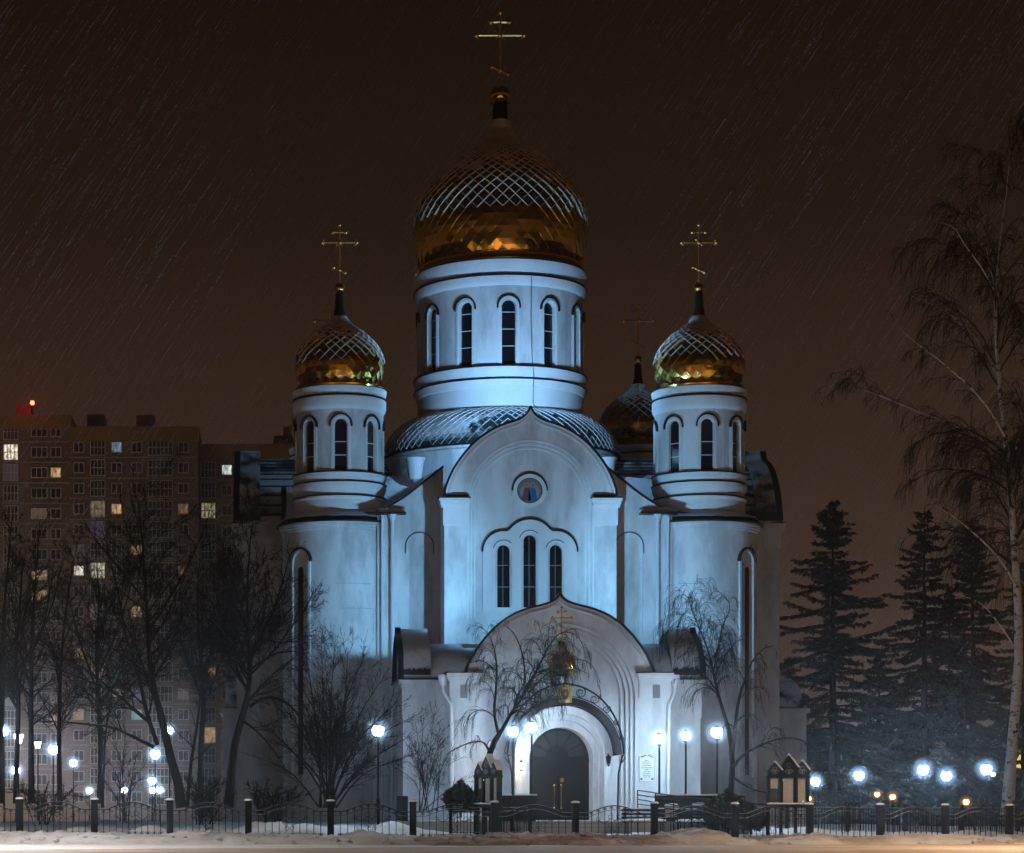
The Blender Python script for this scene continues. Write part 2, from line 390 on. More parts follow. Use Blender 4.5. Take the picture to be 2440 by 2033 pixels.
g.obj('snow_clods', m_bank, kind='stuff')

# ------------------------------------------------------------------ the church
CX, CY = 10.86, 106.3
church = thing('church', (CX, CY, 0), 'white Orthodox church with gilded onion domes, lit blue by floodlights', 'church')
FR = lambda u, w, z: (u, -w, z)
ARMS = [lambda u, w, z: (u, -w, z), lambda u, w, z: (w, u, z), lambda u, w, z: (-u, w, z), lambda u, w, z: (-w, -u, z)]
NRM = [(0, -1, 0), (1, 0, 0), (0, 1, 0), (-1, 0, 0)]
GAB = [(3.52, 0), (3.50, .26), (3.36, .66), (3.12, 1.15), (2.76, 1.67), (2.34, 2.13), (1.90, 2.48), (1.45, 2.75), (1.0, 2.94), (.58, 3.07), (.28, 3.22), (.11, 3.40), (0, 3.62)]
def gable_curve(scale=1., zs=1., pts=GAB, n=4):
    r = [(p.x * scale, p.y * zs) for p in smooth_curve([(x, z, 0) for x, z in pts], n)]
    return [(-x, z) for x, z in r] + [(x, z) for x, z in reversed(r[:-1])]      # left to right
WIN = (9.43, .26)
def window(parent, f, u, zt, zb, hw, wg, bars, nrm):
    """round-headed window: dark glass with a light glazing bar frame"""
    g = M(); g.plate([arch(u, zt - hw, hw + .03, zb - .03, 12)], wg, wg - .03, f); o = g.obj('window', m_glass, parent)
    b = M()
    for z in bars: b.plate([[(u - hw, z), (u + hw, z), (u + hw, z + .035), (u - hw, z + .035)]], wg + .035, wg + .003, f)
    b.plate([[(u - .012, zb), (u + .012, zb), (u + .012, zt - .05), (u - .012, zt - .05)]], wg + .025, wg + .004, f)
    b.obj('glazing_bar', m_vent, o); return o

def arm(k, detail):
    f = ARMS[k]; nv = NRM[k]; zg = 14.07
    out = [(-3.57, 0)] + [(-3.57, zg)] + [(x, z + zg) for x, z in gable_curve()] + [(3.57, zg), (3.57, 0)]
    out = [p for i, p in enumerate(out) if i == 0 or (Vector(p) - Vector(out[i - 1])).length > 1e-4]
    gw = M(); gw.plate([out, arch(0, 13.76, 2.55, .02, 40)], 12.3, 11.75, f)
    gw.plate([arch(0, 13.76, 2.62, 0.0, 40), arch(0, 13.76, 2.40, .02, 40)], 12.22, 11.80, f)
    gw.plate([arch(0, 13.76, 2.47, 0.0, 40), arch(0, 13.76, 2.25, .02, 40)], 12.14, 11.80, f)
    hw = .26; wins = [(0, 12.46), (-1.09, 12.05), (1.09, 12.05)]
    gw.plate([arch(0, 13.76, 2.32, 0.0, 40)] + [arch(u, zt - hw, hw, 9.43, 12) for u, zt in wins], 12.06, 11.72, f)
    wall = gw.obj('gable_wall', m_plaster, church)
    b = M(); 
    p0 = f(-3.5, 11.6, 0); p1 = f(3.5, 8.0, 14.3); b.box(min(p0[0], p1[0]), max(p0[0], p1[0]), min(p0[1], p1[1]), max(p0[1], p1[1]), 0, 14.3)
    p0 = f(-3.57, 11.76, 0); p1 = f(3.57, 9.9, 14.05)
    for sgn in (-1, 1):
        q0 = f(sgn * 3.57, 11.76, 0); q1 = f(sgn * 3.4, 9.9, 0)
        b.box(min(q0[0], q1[0]), max(q0[0], q1[0]), min(q0[1], q1[1]), max(q0[1], q1[1]), 0, 14.05)
    b.obj('arm_wall', m_plaster, church)
    # capitals, neck blocks
    c = M()
    for sg in (-1, 1):
        for (a0, a1, w1, z0, z1) in ((2.62, 3.62, 12.36, 12.83, 13.55), (2.60, 3.70, 12.42, 13.55, 13.66), (2.56, 3.74, 12.48, 13.66, 13.82), (2.54, 3.79, 12.53, 13.82, 13.94)):
            A = f(sg * a0, w1, z0); Bq = f(sg * a1, 11.6, z1)
            c.box(min(A[0], Bq[0]), max(A[0], Bq[0]), min(A[1], Bq[1]), max(A[1], Bq[1]), z0, z1)
    c.obj('capital', m_trim, church)
    # black rim of the gable, and capital flashing
    path = [Vector(f(x, 12.3, z + zg + .02)) for x, z in gable_curve(1.01, 1.01)]
    cap = M(); cap.ribbon(path, [nv] * len(path), -1.05, -.12, -.03, .03); cap.obj('gable_cap', m_roof, church)
    rim = M(); rim.ribbon(path, [nv] * len(path), -.12, .16, -.035, .035)
    for sg in (-1, 1):
        A = f(sg * 2.5, 12.56, 13.94); Bq = f(sg * 3.84, 11.9, 13.97); rim.box(min(A[0], Bq[0]), max(A[0], Bq[0]), min(A[1], Bq[1]), max(A[1], Bq[1]), 13.943, 13.985)
        A = f(sg * 2.6, 12.46, 13.99); Bq = f(sg * 3.5, 12.0, 14.1); rim.box(min(A[0], Bq[0]), max(A[0], Bq[0]), min(A[1], Bq[1]), max(A[1], Bq[1]), 13.985, 14.09)
    rim.obj('gable_rim', m_black, church)
    mo = M(); path = [Vector(f(x, 12.3, z + zg)) for x, z in gable_curve(.945, .945)]; mo.ribbon(path, [nv] * len(path), -.02, .05, -.04, .04)
    path = [Vector(f(x, 12.3, z + zg)) for x, z in gable_curve(.985, .985)]; mo.ribbon(path, [nv] * len(path), -.02, .09, -.03, .04)
    for r_, w_ in ((2.57, 12.3), (2.42, 12.22), (2.27, 12.14)):
        pt = [Vector(f(x, w_, z)) for x, z in arch(0, 13.76, r_ + .03, 9 if k == 0 else 3, 40)]; mo.ribbon(pt, [nv] * len(pt), -.02, .025, -.03, .03)
    mo.obj('moulding', m_trim, church)
    # roof behind the gable screen
    rf = M(); cur = gable_curve(.90, .93); n = len(cur); Vv = []
    for w_ in (11.75, 10.6, 9.4, 8.2, 7.0, 5.6, 4.2): Vv += [f(x, w_, z + zg - .05) for x, z in cur]
    rf.add(Vv, [(j * n + i, j * n + i + 1, (j + 1) * n + i + 1, (j + 1) * n + i) for j in range(6) for i in range(n - 1)])
    rf.obj('gable_roof', m_roof, church, smooth=True)
    sm = M()
    for i in range(2, n - 2, 4):
        sm.box(*[v for pr in zip(*[(min(a, b), max(a, b)) for a, b in zip(f(cur[i][0] - .02, 11.74, cur[i][1] + zg - .08), f(cur[i][0] + .02, 5, cur[i][1] + zg + .01))]) for v in pr][0:0] or
               (lambda A, Bq: (min(A[0], Bq[0]), max(A[0], Bq[0]), min(A[1], Bq[1]), max(A[1], Bq[1]), A[2], Bq[2]))(f(cur[i][0] - .02, 11.74, cur[i][1] + zg - .10), f(cur[i][0] + .02, 5, cur[i][1] + zg + .0)))
    sm.obj('roof_seam', m_black, church)
    if detail:
        # trefoil surround of the three windows
        tre = [(-1.96, 9.3), (-1.96, 11.75)]
        tre += [(-1.09 - .87 * math.cos(a), 11.75 + .87 * math.sin(a)) for a in [PI * i / 20 for i in range(1, 12)]]
        tre += [(-1.05 * math.cos(a), 12.05 + 1.05 * math.sin(a)) for a in [R(38) + (R(142) - R(38)) * i / 16 for i in range(17)]]
        tre += [(1.09 + .87 * math.cos(a), 11.75 + .87 * math.sin(a)) for a in [PI * i / 20 for i in range(11, 0, -1)]]
        tre += [(1.96, 11.75), (1.96, 9.3)]
        s_ = M(); s_.plate([tre] + [arch(u, zt - hw, hw + .17, 9.301, 14) for u, zt in wins], 12.13, 12.04, f)
        for u, zt in wins: s_.plate([arch(u, zt - hw, hw + .20, 9.26, 14), arch(u, zt - hw, hw + .09, 9.44, 14)], 12.095, 12.03, f)
        s_.obj('window_surround', m_trim, church)
        hd = M(); pt = [Vector(f(x, 12.13, z)) for x, z in tre[1:-1]]; hd.ribbon(pt, [nv] * len(pt), -.06, .09, -.015, .045)
        for u, zt in wins:
            pt = [Vector(f(u - (hw + .18) * math.cos(a), 12.1, zt - hw + (hw + .18) * math.sin(a))) for a in [R(15) + R(120) * i / 14 for i in range(15)]]
            hd.ribbon(pt, [nv] * len(pt), -.03, .05, -.008, .02)
        pt = [Vector(f(-.72 * math.cos(a), 12.06, 14.3 + .72 * math.sin(a))) for a in [R(0) + R(180) * i / 20 for i in range(21)]]
        hd.ribbon(pt, [nv] * len(pt), -.03, .10, -.03, .03); hd.obj('hood_mould', m_black, church)
        for u, zt in wins: window(church, f, u, zt, 9.43, hw, 11.78, [10.3, 11.2], nv)
        # round mosaic of two robed, haloed figures
        g = M(); ring = M()
        cir = lambda r, n=32: [(r * math.cos(2 * PI * i / n), 14.3 + r * math.sin(2 * PI * i / n)) for i in range(n)]
        g.plate([cir(.50)], 12.075, 12.05, f); med = g.obj('medallion', mat('mosaic_ground', (.24, .24, .22), .6), church)
        _mm = med.data.materials[0]; ln(_mm, mixc(_mm, noise_n(_mm, 9, 4, .7), (.05, .065, .07), (.32, .28, .20)), bsdf(_mm).inputs['Base Color'])
        ring.plate([cir(.70), cir(.53)], 12.10, 12.05, f); ring.obj('medallion_ring', m_trim, med)
        ring = M(); ring.plate([cir(.535), cir(.495)], 12.085, 12.05, f); ring.obj('medallion_edge', m_black, med)
        for (u, cc, cw) in ((-.13, (.20, .07, .075), .15), (.12, (.03, .14, .42), .16)):
            g = M(); g.plate([[(u - .09, 14.42), (u + .09, 14.42), (u + cw, 14.15), (u + cw + .03, 13.88), (u - cw - .03, 13.88), (u - cw, 14.15)][::-1]], 12.085, 12.06, f)
            g.obj('figure_robe', mat('mosaic_robe', tuple(.85 * q for q in cc), .6), med)
            g = M(); g.plate([[(u + .115 * math.cos(2 * PI * i / 16), 14.53 + .115 * math.sin(2 * PI * i / 16)) for i in range(16)]], 12.083, 12.06, f)
            g.obj('halo', mat('mosaic_halo', (.40, .32, .15), .5), med)
            g = M(); g.plate([[(u + .06 * math.cos(2 * PI * i / 12), 14.52 + .07 * math.sin(2 * PI * i / 12)) for i in range(12)]], 12.09, 12.06, f)
            g.obj('face', mat('mosaic_face', (.24, .16, .11), .6), med)
        for sg in (-1, 1):
            g = M(); g.plate([[(sg * .16, 14.40), (sg * .32, 14.52), (sg * .41, 14.30), (sg * .36, 14.02), (sg * .27, 14.12)][::sg]], 12.08, 12.06, f); g.obj('wing', mat('mosaic_wing', (.26, .27, .30), .6), med)
for k in range(4): arm(k, k == 0)

# walls between the arms and the corner towers, with swooping eaves
EAVE = [(7.9, 13.45), (6.4, 13.62), (5.6, 13.95), (4.9, 14.4), (4.2, 14.95), (3.45, 15.55)]
ec = [(p.x, p.y) for p in smooth_curve([(u, z, 0) for u, z in EAVE], 4)]
for k in range(4):
    f = ARMS[k]; nv = NRM[k]
    for sg in (-1, 1):
        g = M(); lo = [(sg * 3.45, 0), (sg * 7.9, 0)] + [(sg * u, z) for u, z in ec]
        niche = [(sg * (u), z) for u, z in arch(4.45, 12.2, .56, 4.0, 14)]
        g.plate([lo, niche], 10.12, 9.8, f); g.plate([[(sg * 3.6, 3.5), (sg * 5.4, 3.5), (sg * 5.4, 13.4), (sg * 3.6, 13.4)]], 10.03, 9.9, f)
        if k == 0: g.plate([[(sg * 5.85, 0), (sg * 6.25, 0), (sg * 6.25, 13.55), (sg * 5.85, 13.7)]], 10.22, 10.05, f)
        g.obj('wing_wall', m_plaster, church)
        pt = [Vector(f(sg * u, 10.12, z + .03)) for u, z in ec]
        g = M(); g.ribbon(pt, [nv] * len(pt), -.2, .17, -.035, .035)
        pa = [Vector(f(sg * u, 10.12, z)) for u, z in arch(4.45, 12.2, .60, 11.9, 14)]; g.ribbon(pa, [nv] * len(pa), -.01, .04, -.015, .02)
        g.obj('eave_flashing', m_black, church)
        g = M(); n = len(ec); Vv = []
        for w_ in (10.2, 8.5, 7, 5.5, 4): Vv += [f(sg * u, w_, z + .06 + (10.2 - w_) * .10) for u, z in ec]
        g.add(Vv, [(j * n + i, j * n + i + 1, (j + 1) * n + i + 1, (j + 1) * n + i) for j in range(4) for i in range(n - 1)])
        g.obj('wing_roof', m_roofsnow, church, smooth=True)

def ring_prof(items): return items
def drum_wall(name, c, r, z0, z1, nwin, hw, zb, zt, parent, rot=0., depth=.22):
    """curved wall of a drum with recessed round-headed windows"""
    g = M(); sec = 2 * PI / nwin; ah = hw / r; zc = zt - hw
    def pt(a, z, rr=r): return (c[0] + rr * math.sin(a), c[1] - rr * math.cos(a), z)
    N = 10; hood = M(); sur = M(); glass = []
    for k in range(nwin):
        a0 = k * sec + rot
        us = [-sec / 2, -sec / 3, -ah] + [-ah * math.cos(PI * i / N) for i in range(1, N)] + [ah, sec / 3, sec / 2]
        for i in range(len(us) - 1):
            ua, ub = us[i], us[i + 1]
            if ub <= -ah + 1e-9 or ua >= ah - 1e-9:
                g.add([pt(a0 + ua, z0), pt(a0 + ub, z0), pt(a0 + ub, z1), pt(a0 + ua, z1)], [(0, 1, 2, 3)])
            else:
                za = zc + hw * math.sqrt(max(0, 1 - (ua / ah) ** 2)); zb_ = zc + hw * math.sqrt(max(0, 1 - (ub / ah) ** 2))
                g.add([pt(a0 + ua, za), pt(a0 + ub, zb_), pt(a0 + ub, z1), pt(a0 + ua, z1)], [(0, 1, 2, 3)])
                g.add([pt(a0 + ua, za), pt(a0 + ub, zb_), pt(a0 + ub, zb_, r - depth), pt(a0 + ua, za, r - depth)], [(0, 1, 2, 3)])
                g.add([pt(a0 + ua, z0), pt(a0 + ub, z0), pt(a0 + ub, zb), pt(a0 + ua, zb)], [(0, 1, 2, 3)])
        for s_ in (-1, 1):
            g.add([pt(a0 + s_ * ah, zb), pt(a0 + s_ * ah, zc), pt(a0 + s_ * ah, zc, r - depth), pt(a0 + s_ * ah, zb, r - depth)], [(0, 1, 2, 3)])
        g.add([pt(a0 - ah, zb), pt(a0 + ah, zb), pt(a0 + ah, zb, r - depth), pt(a0 - ah, zb, r - depth)], [(0, 1, 2, 3)])
        for rr_, d0, d1, o1 in ((hw + .07, -.035, .035, .05),):
            ap = arch(0, zc, rr_, zb, 16); pp = [Vector(pt(a0 + u / r, z)) for u, z in ap]; nn = [Vector((math.sin(a0 + u / r), -math.cos(a0 + u / r), 0)) for u, z in ap]
            sur.ribbon(pp, nn, -.03, o1, d0, d1)
        ap = [(-(hw + .19) * math.cos(t), zc + (hw + .19) * math.sin(t)) for t in [R(-8) + R(196) * i / 18 for i in range(19)]]
        pp = [Vector(pt(a0 + u / r, z)) for u, z in ap]; nn = [Vector((math.sin(a0 + u / r), -math.cos(a0 + u / r), 0)) for u, z in ap]
        hood.ribbon(pp, nn, -.03, .11, -.03, .03)
        ap = arch(0, zc, hw + .15, zb, 16); pp = [Vector(pt(a0 + u / r, z)) for u, z in ap]; nn = [Vector((math.sin(a0 + u / r), -math.cos(a0 + u / r), 0)) for u, z in ap]
        sur.ribbon(pp, nn, -.03, .03, -.035, .02)
        glass.append(a0)
    wall = g.obj(name, m_plaster, parent, smooth=True)
    sur.obj('window_surround', m_trim, parent); hood.obj('hood_mould', m_black, parent)
    for a0 in glass:
        q = M(); rr = r - depth + .02
        q.add([pt(a0 + u * 1.1 / r, z, rr) for u, z in arch(0, zc, hw, zb - .05, 10)], [tuple(range(13))]); wn = q.obj('window', m_glass, wall)
        b = M()
        for fz in (.30, .56, .82):
            z = zb + (zt - zb) * fz
            if nwin == 8 and fz != .56 and fz != .30: continue
            pp = [Vector(pt(a0 + t * ah, z, rr)) for t in (-1, 0, 1)]; nn = [Vector((math.sin(a0), -math.cos(a0), 0))] * 3
            b.ribbon(pp, nn, .005, .03, -.016, .016)
        b.obj('glazing_bar', m_pipe, wn)
    return wall

# main drum
drum = M()
drum.lathe([(3.86, 18.7), (3.86, 20.10), (3.92, 20.13), (3.98, 20.30), (4.02, 20.44), (3.90, 20.50), (3.94, 20.55), (3.96, 20.72), (4.02, 20.84), (4.04, 21.02), (3.80, 21.07), (3.60, 21.08)], n=96)
drum.lathe([(3.84, 24.70), (3.90, 24.76), (3.97, 24.88), (4.0, 25.12), (3.92, 25.2), (3.95, 25.24), (4.0, 25.50), (4.06, 25.70), (4.06, 25.85), (3.5, 25.88)], n=96)
dr = drum.obj('main_drum', m_trim, church, smooth=True)
drum_wall('drum_wall', (0, 0), 3.84, 21.06, 24.72, 12, .31, 21.10, 24.05, church)
g = M()
for r_, z in ((4.045, 21.035), (4.03, 20.47), (4.02, 25.16), (3.94, 19.12)): g.lathe([(r_ - .14, z - .03), (r_ + .03, z - .03), (r_ + .03, z + .03), (r_ - .14, z + .03), (r_ - .14, z - .03)], n=96)
g.obj('drum_flashing', m_black, church, smooth=True)
g = M(); g.tube([(1.02, -3.9, 25.1), (1.0, -3.9, 23), (1.06, -3.92, 21.2), (1.1, -4.1, 20.6), (1.09, -3.95, 19.3), (1.2, -4.0, 19.15)], .012, 5); g.obj('cable', m_black, church)
g = M(); g.lathe([(5.35, 12.8), (5.35, 17.15), (5.45, 17.2), (5.45, 17.32)], n=64); g.obj('drum_base', m_plaster, church, smooth=True)
g = M(); g.lathe([(5.2, 17.30), (5.6, 17.30), (5.6, 17.38), (5.2, 17.40)], n=64); g.obj('skirt_eave', m_black, church, smooth=True)

# ------------------------------------------------------------------ domes of diamond tiles
def dome_grid(prof, n, aspect=1.0, vmin=.05):
    pr = smooth_curve([(r, z, 0) for r, z in prof], 10); L = [0.]
    for a, b in zip(pr, pr[1:]): L.append(L[-1] + (b - a).length)
    def at(v):
        v = min(max(v, 0), L[-1])
        for i in range(len(L) - 1):
            if v <= L[i + 1]:
                t = (v - L[i]) / max(L[i + 1] - L[i], 1e-9); p = pr[i].lerp(pr[i + 1], t); d = (pr[i + 1] - pr[i]).normalized()
                return p.x, p.y, (d.y, -d.x)
        p = pr[-1]; return p.x, p.y, (1, 0)
    vs = [0.]
    while vs[-1] < L[-1]:
        r = at(vs[-1])[0]; vs.append(vs[-1] + max(vmin, aspect * PI * r / n))
    return at, vs, pr
def tile_mesh(at, vs, n, j, i, jit, rng):
    def vert(jj, ang, o):
        r, z, (nr, nz) = at(vs[jj]); r2 = r + nr * o; return Vector((r2 * math.sin(ang), -r2 * math.cos(ang), z + nz * o))
    st = 2 * PI / n; a = (i + .5 * (j % 2)) * st
    k1, k2 = (rng.random() - .5) * jit, (rng.random() - .5) * jit
    q = [vert(j, a, .034), vert(j + 1, a + st / 2, .018 + k1), vert(j + 2, a, .004), vert(j + 1, a - st / 2, .018 - k1)]
    b = [vert(j, a, .012), vert(j + 1, a + st / 2, -.004), vert(j + 2, a, -.012), vert(j + 1, a - st / 2, -.004)]
    q[0] += (q[0] - q[2]).normalized() * .01; q[2] = q[2] + (q[2] - q[0]).normalized() * 0
    c = (q[0] + q[2]) / 2 + Vector((math.sin(a), -math.cos(a), 0)) * (.012 + k2 * .5)
    V = q + b + [c]
    F = [(0, 1, 8), (1, 2, 8), (2, 3, 8), (3, 0, 8), (0, 4, 5, 1), (3, 7, 4, 0), (1, 5, 6, 2), (2, 6, 7, 3)]
    return V, F
def onion(parent, c, z0, prof, n, zsnow, name='dome', single=0, aspect=1.0, jit=.03, seed=1, tmat=None, smat=None, seamw=.022, dust=True, front=True):
    rng = random.Random(seed); at, vs, pr = dome_grid(prof, n, aspect)
    d = M(); d.lathe([(max(p.x - .03, .01), p.y) for p in pr], (0, 0), n * 2)
    do = d.obj(name, tmat or m_goldtile, parent, smooth=True); do.location = (c[0], c[1], z0)
    rest = M(); cand = []
    for j in range(len(vs) - 2):
        r, z, nn = at(vs[j + 1])
        for i in range(n):
            a = (i + .5 * (j % 2)) * 2 * PI / n; face = math.cos(a + .12)
            cand.append((-(face * r) if face > .05 else 9, j, i))
    cand.sort(); pick = set((j, i) for s_, j, i in cand[:single] if s_ < 0)
    for s_, j, i in cand:
        V, F = tile_mesh(at, vs, n, j, i, jit, rng)
        if (j, i) in pick:
            t = M(); t.add(V, F); t.obj('dome_tile', tmat or m_goldtile, do, recalc=False)
        else: rest.add(V, F)
    rest.obj('dome_tiles', tmat or m_goldtile, do, recalc=False, kind='stuff')
    # snow lying along the raised tile edges
    sn = M()
    for j in range(len(vs) - 2):
        for i in range(n):
            a = (i + .5 * (j % 2)) * 2 * PI / n; st = 2 * PI / n
            r, z, nn = at(vs[j + 1])
            lim = zsnow + .22 * noise.noise(Vector((math.sin(a) * 2 + seed * 7, math.cos(a) * 2, z * 1.3))) * (prof[-1][1] - prof[0][1]) * .22
            if z < lim or rng.random() < .06: continue
            for sg in (-1, 1):
                r0, z0_, n0 = at(vs[j]); r1, z1_, n1 = at(vs[j + 1])
                p0 = Vector((r0 * math.sin(a), -r0 * math.cos(a), z0_)); p1 = Vector((r1 * math.sin(a + sg * st / 2), -r1 * math.cos(a + sg * st / 2), z1_))
                nv = [Vector((n0[0] * math.sin(a), -n0[0] * math.cos(a), n0[1])), Vector((n1[0] * math.sin(a + sg * st / 2), -n1[0] * math.cos(a + sg * st / 2), n1[1]))]
                wv = seamw * (.75 + .6 * rng.random()) * min(1, .35 + (z - lim) * .55) * min(1, r1 / max(prof[0][0], .1) + .25)
                sn.ribbon([p0, p1], nv, .012, .05, -wv, wv)
    if sn.V: sn.obj('dome_snow', smat or m_dustsnow, do, recalc=False, kind='stuff')
    return do
def cross(parent, c, zb, h, bar, name='cross', r=.045):
    g = M(); H = h; x, y = c
    g.tube([(x, y, zb), (x, y, zb + H)], r, 6)
    zm, zu, zl = zb + H * .70, zb + H * .875, zb + H * .235
    g.tube([(x - bar, y, zm), (x + bar, y, zm)], r, 6); g.tube([(x - bar * .38, y, zu), (x + bar * .38, y, zu)], r, 6)
    g.tube([(x - bar * .33, y, zl + bar * .15), (x + bar * .33, y, zl - bar * .15)], r, 6)
    for px_, pz in ((-bar, zm), (bar, zm), (0, zm), (-bar * .38, zu), (bar * .38, zu), (0, zb + H), (-bar * .33, zl + bar * .15), (bar * .33, zl - bar * .15), (0, zl)):
        sphere(g, (x + px_, y, pz), r * 2.1, 8, 6)
    for sg in (-1, 1):                                            # short rays at the crossing and trefoil ends
        for a in (R(45), R(135)): g.tube([(x, y, zm), (x + sg * bar * .28 * math.cos(a), y, zm + sg * bar * .28 * math.sin(a))], r * .4, 4)
        sphere(g, (x + sg * bar * .93, y, zm + r * 2.2), r * 1.2, 6, 4); sphere(g, (x + sg * bar * .93, y, zm - r * 2.2), r * 1.2, 6, 4)
    return g.obj(name, m_goldcross, parent, smooth=True)

MAIN = [(3.72, 0), (3.90, .45), (4.02, 1.2), (4.04, 2.0), (3.92, 2.8), (3.52, 3.6), (2.92, 4.37), (2.10, 5.12), (1.25, 5.70), (.80, 6.1), (.60, 6.5)]
g = M(); g.lathe([(3.5, 25.86), (3.96, 25.88), (4.02, 25.95), (3.96, 26.03), (3.82, 26.06), (3.9, 26.14), (3.9, 26.26), (3.74, 26.34), (3.6, 26.34)], n=96); g.obj('dome_ring', m_gold, church, smooth=True)
onion(church, (0, 0), 26.32, MAIN, 44, 2.1, single=300, seed=3, jit=.055, seamw=.010)
g = M(); g.lathe([(.62, 32.75), (.58, 32.85), (.50, 33.1), (.45, 33.25)], n=24); g.obj('dome_neck_snow', m_dustsnow, church, smooth=True)
g = M(); g.lathe([(.44, 33.1), (.37, 33.3), (.34, 34.1), (.40, 34.15)], n=24); g.obj('dome_neck', m_darkneck, church, smooth=True)
g = M(); sphere(g, (0, 0, 34.48), .45, 20, 14); g.lathe([(.3, 34.05), (.47, 34.09), (.47, 34.15), (.3, 34.2)], n=24); g.obj('dome_ball', m_gold, church, smooth=True)
cross(church, (0, 0), 34.8, 3.55, 1.12, r=.06)
SK = [(5.55, 17.38), (5.45, 17.85), (5.15, 18.40), (4.7, 18.85), (4.2, 19.10), (3.9, 19.15)]
onion(church, (0, 0), 17.38, [(r, z - 17.38) for r, z in SK], 84, .12, name='skirt_roof', tmat=m_scale, smat=m_dustsnow, seed=9, jit=.01, seamw=.0055, aspect=1.15)

SMALL = [(1.66, 0), (1.80, .18), (1.92, .55), (1.94, .85), (1.86, 1.28), (1.58, 1.78), (1.12, 2.22), (.68, 2.52), (.42, 2.75), (.28, 3.0)]
def tower(x, y, idx, name='tower'):
    c = (x, y)
    g = M(); g.lathe([(2.45, 0), (2.45, 12.88), (2.50, 12.90), (2.50, 12.98), (2.55, 13.0), (2.55, 13.09), (2.60, 13.11), (2.60, 13.22), (2.2, 13.24)], c, 56)
    g.obj('corner_tower', m_plaster, church, smooth=True)
    g = M(); g.lathe([(2.4, 13.22), (2.74, 13.20), (2.74, 13.27), (2.62, 13.32), (2.52, 13.47), (2.3, 13.5)], c, 56); g.obj('tower_cornice', m_black, church, smooth=True)
    g = M(); g.lathe([(2.60, 13.44), (2.45, 13.56), (2.2, 13.66), (1.95, 13.74), (1.85, 13.75)], c, 48)
    for q in g.V[:0]: pass
    g.V = [(vx, vy, vz + .05 * noise.noise(Vector((vx * 2, vy * 2, vz)))) for vx, vy, vz in g.V]; g.obj('tower_roof_snow', m_snow, church, smooth=True)
    for zs, a0, a1 in ((10.6, -.1, .55), (9.55, .0, .6), (6.4, -.5, .3)):            # old render joints
        g = M(); g.tube([(x + 2.452 * math.sin(-math.copysign(1, x) * a), y - 2.452 * math.cos(a), zs + .02 * noise.noise(Vector((a * 6, zs, idx)))) for a in [a0 + (a1 - a0) * k / 10 for k in range(11)]], .008, 4); g.obj('render_joint', m_vent, church)
    # tall blind niche with slit window on the outer diagonal
    az = math.atan2(x, -y); ah = .30; r = 2.45
    P2 = lambda u, z, rr=r: Vector((x + rr * math.sin(az + u / r), y - rr * math.cos(az + u / r), z))
    N2 = lambda u: Vector((math.sin(az + u / r), -math.cos(az + u / r), 0))
    ap = arch(0, 11.55, .48, 2.4, 14); g = M(); g.ribbon([P2(u, z) for u, z in ap], [N2(u) for u, z in ap], -.02, .09, -.05, .05); g.obj('niche_surround', m_trim, church)
    ap = [(-.56 * math.cos(t), 11.6 + .56 * math.sin(t)) for t in [R(-5) + R(190) * i / 18 for i in range(19)]]
    g = M(); g.ribbon([P2(u, z) for u, z in ap], [N2(u) for u, z in ap], -.02, .16, -.03, .03); g.obj('hood_mould', m_black, church)
    g = M(); ap = arch(0, 11.2, .15, 2.5, 8); g.add([P2(u, z, r + .012) for u, z in ap], [tuple(range(len(ap)))]); g.obj('window', m_glass, church)
    g = M()
    g.lathe([(1.97, 13.5), (1.97, 14.25), (2.02, 14.3), (2.02, 14.4), (1.93, 14.43), (1.93, 14.60), (1.98, 14.68), (2.03, 14.85), (2.03, 14.97), (1.93, 15.02), (1.97, 15.08), (2.02, 15.22), (2.03, 15.38), (1.8, 15.42)], c, 56)
    g.lathe([(1.90, 18.08), (1.97, 18.15), (2.02, 18.30), (2.02, 18.62), (1.94, 18.70), (1.96, 18.74), (2.03, 18.92), (2.05, 19.06), (1.7, 19.12)], c, 56)
    g.obj('tower_drum', m_trim, church, smooth=True)
    drum_wall('tower_wall', c, 1.90, 15.40, 18.12, 8, .265, 15.45, 17.65, church, depth=.15)
    g = M()
    for r_, z in ((2.03, 15.40), (2.03, 14.99), (2.02, 14.40), (2.02, 18.68)): g.lathe([(r_ - .12, z - .028), (r_ + .025, z - .028), (r_ + .025, z + .028), (r_ - .12, z + .028), (r_ - .12, z - .028)], c, 56)
    g.obj('drum_flashing', m_black, church, smooth=True)
    g = M(); g.lathe([(1.6, 19.10), (1.98, 19.11), (2.0, 19.17), (1.90, 19.22), (1.86, 19.30), (1.72, 19.38), (1.6, 19.38)], c, 56); g.obj('dome_ring', m_gold, church, smooth=True)
    onion(church, c, 19.36, SMALL, 26, 1.02 + .10 * (idx % 2), seed=20 + idx, jit=.055, seamw=.009)
    g = M(); g.lathe([(.32, 22.1), (.27, 22.4), (.20, 22.75), (.17, 23.4)], c, 16); g.obj('dome_neck', m_darkneck, church, smooth=True)
    g = M(); sphere(g, (*c, 23.62), .21, 14, 10); g.obj('dome_ball', m_gold, church, smooth=True)
    cross(church, c, 23.8, 2.55, .75, r=.042)
for i, (x, y) in enumerate(((-7.79, -8.1), (7.79, -8.1), (-7.79, 8.1), (7.79, 8.1))): tower(x, y, i)

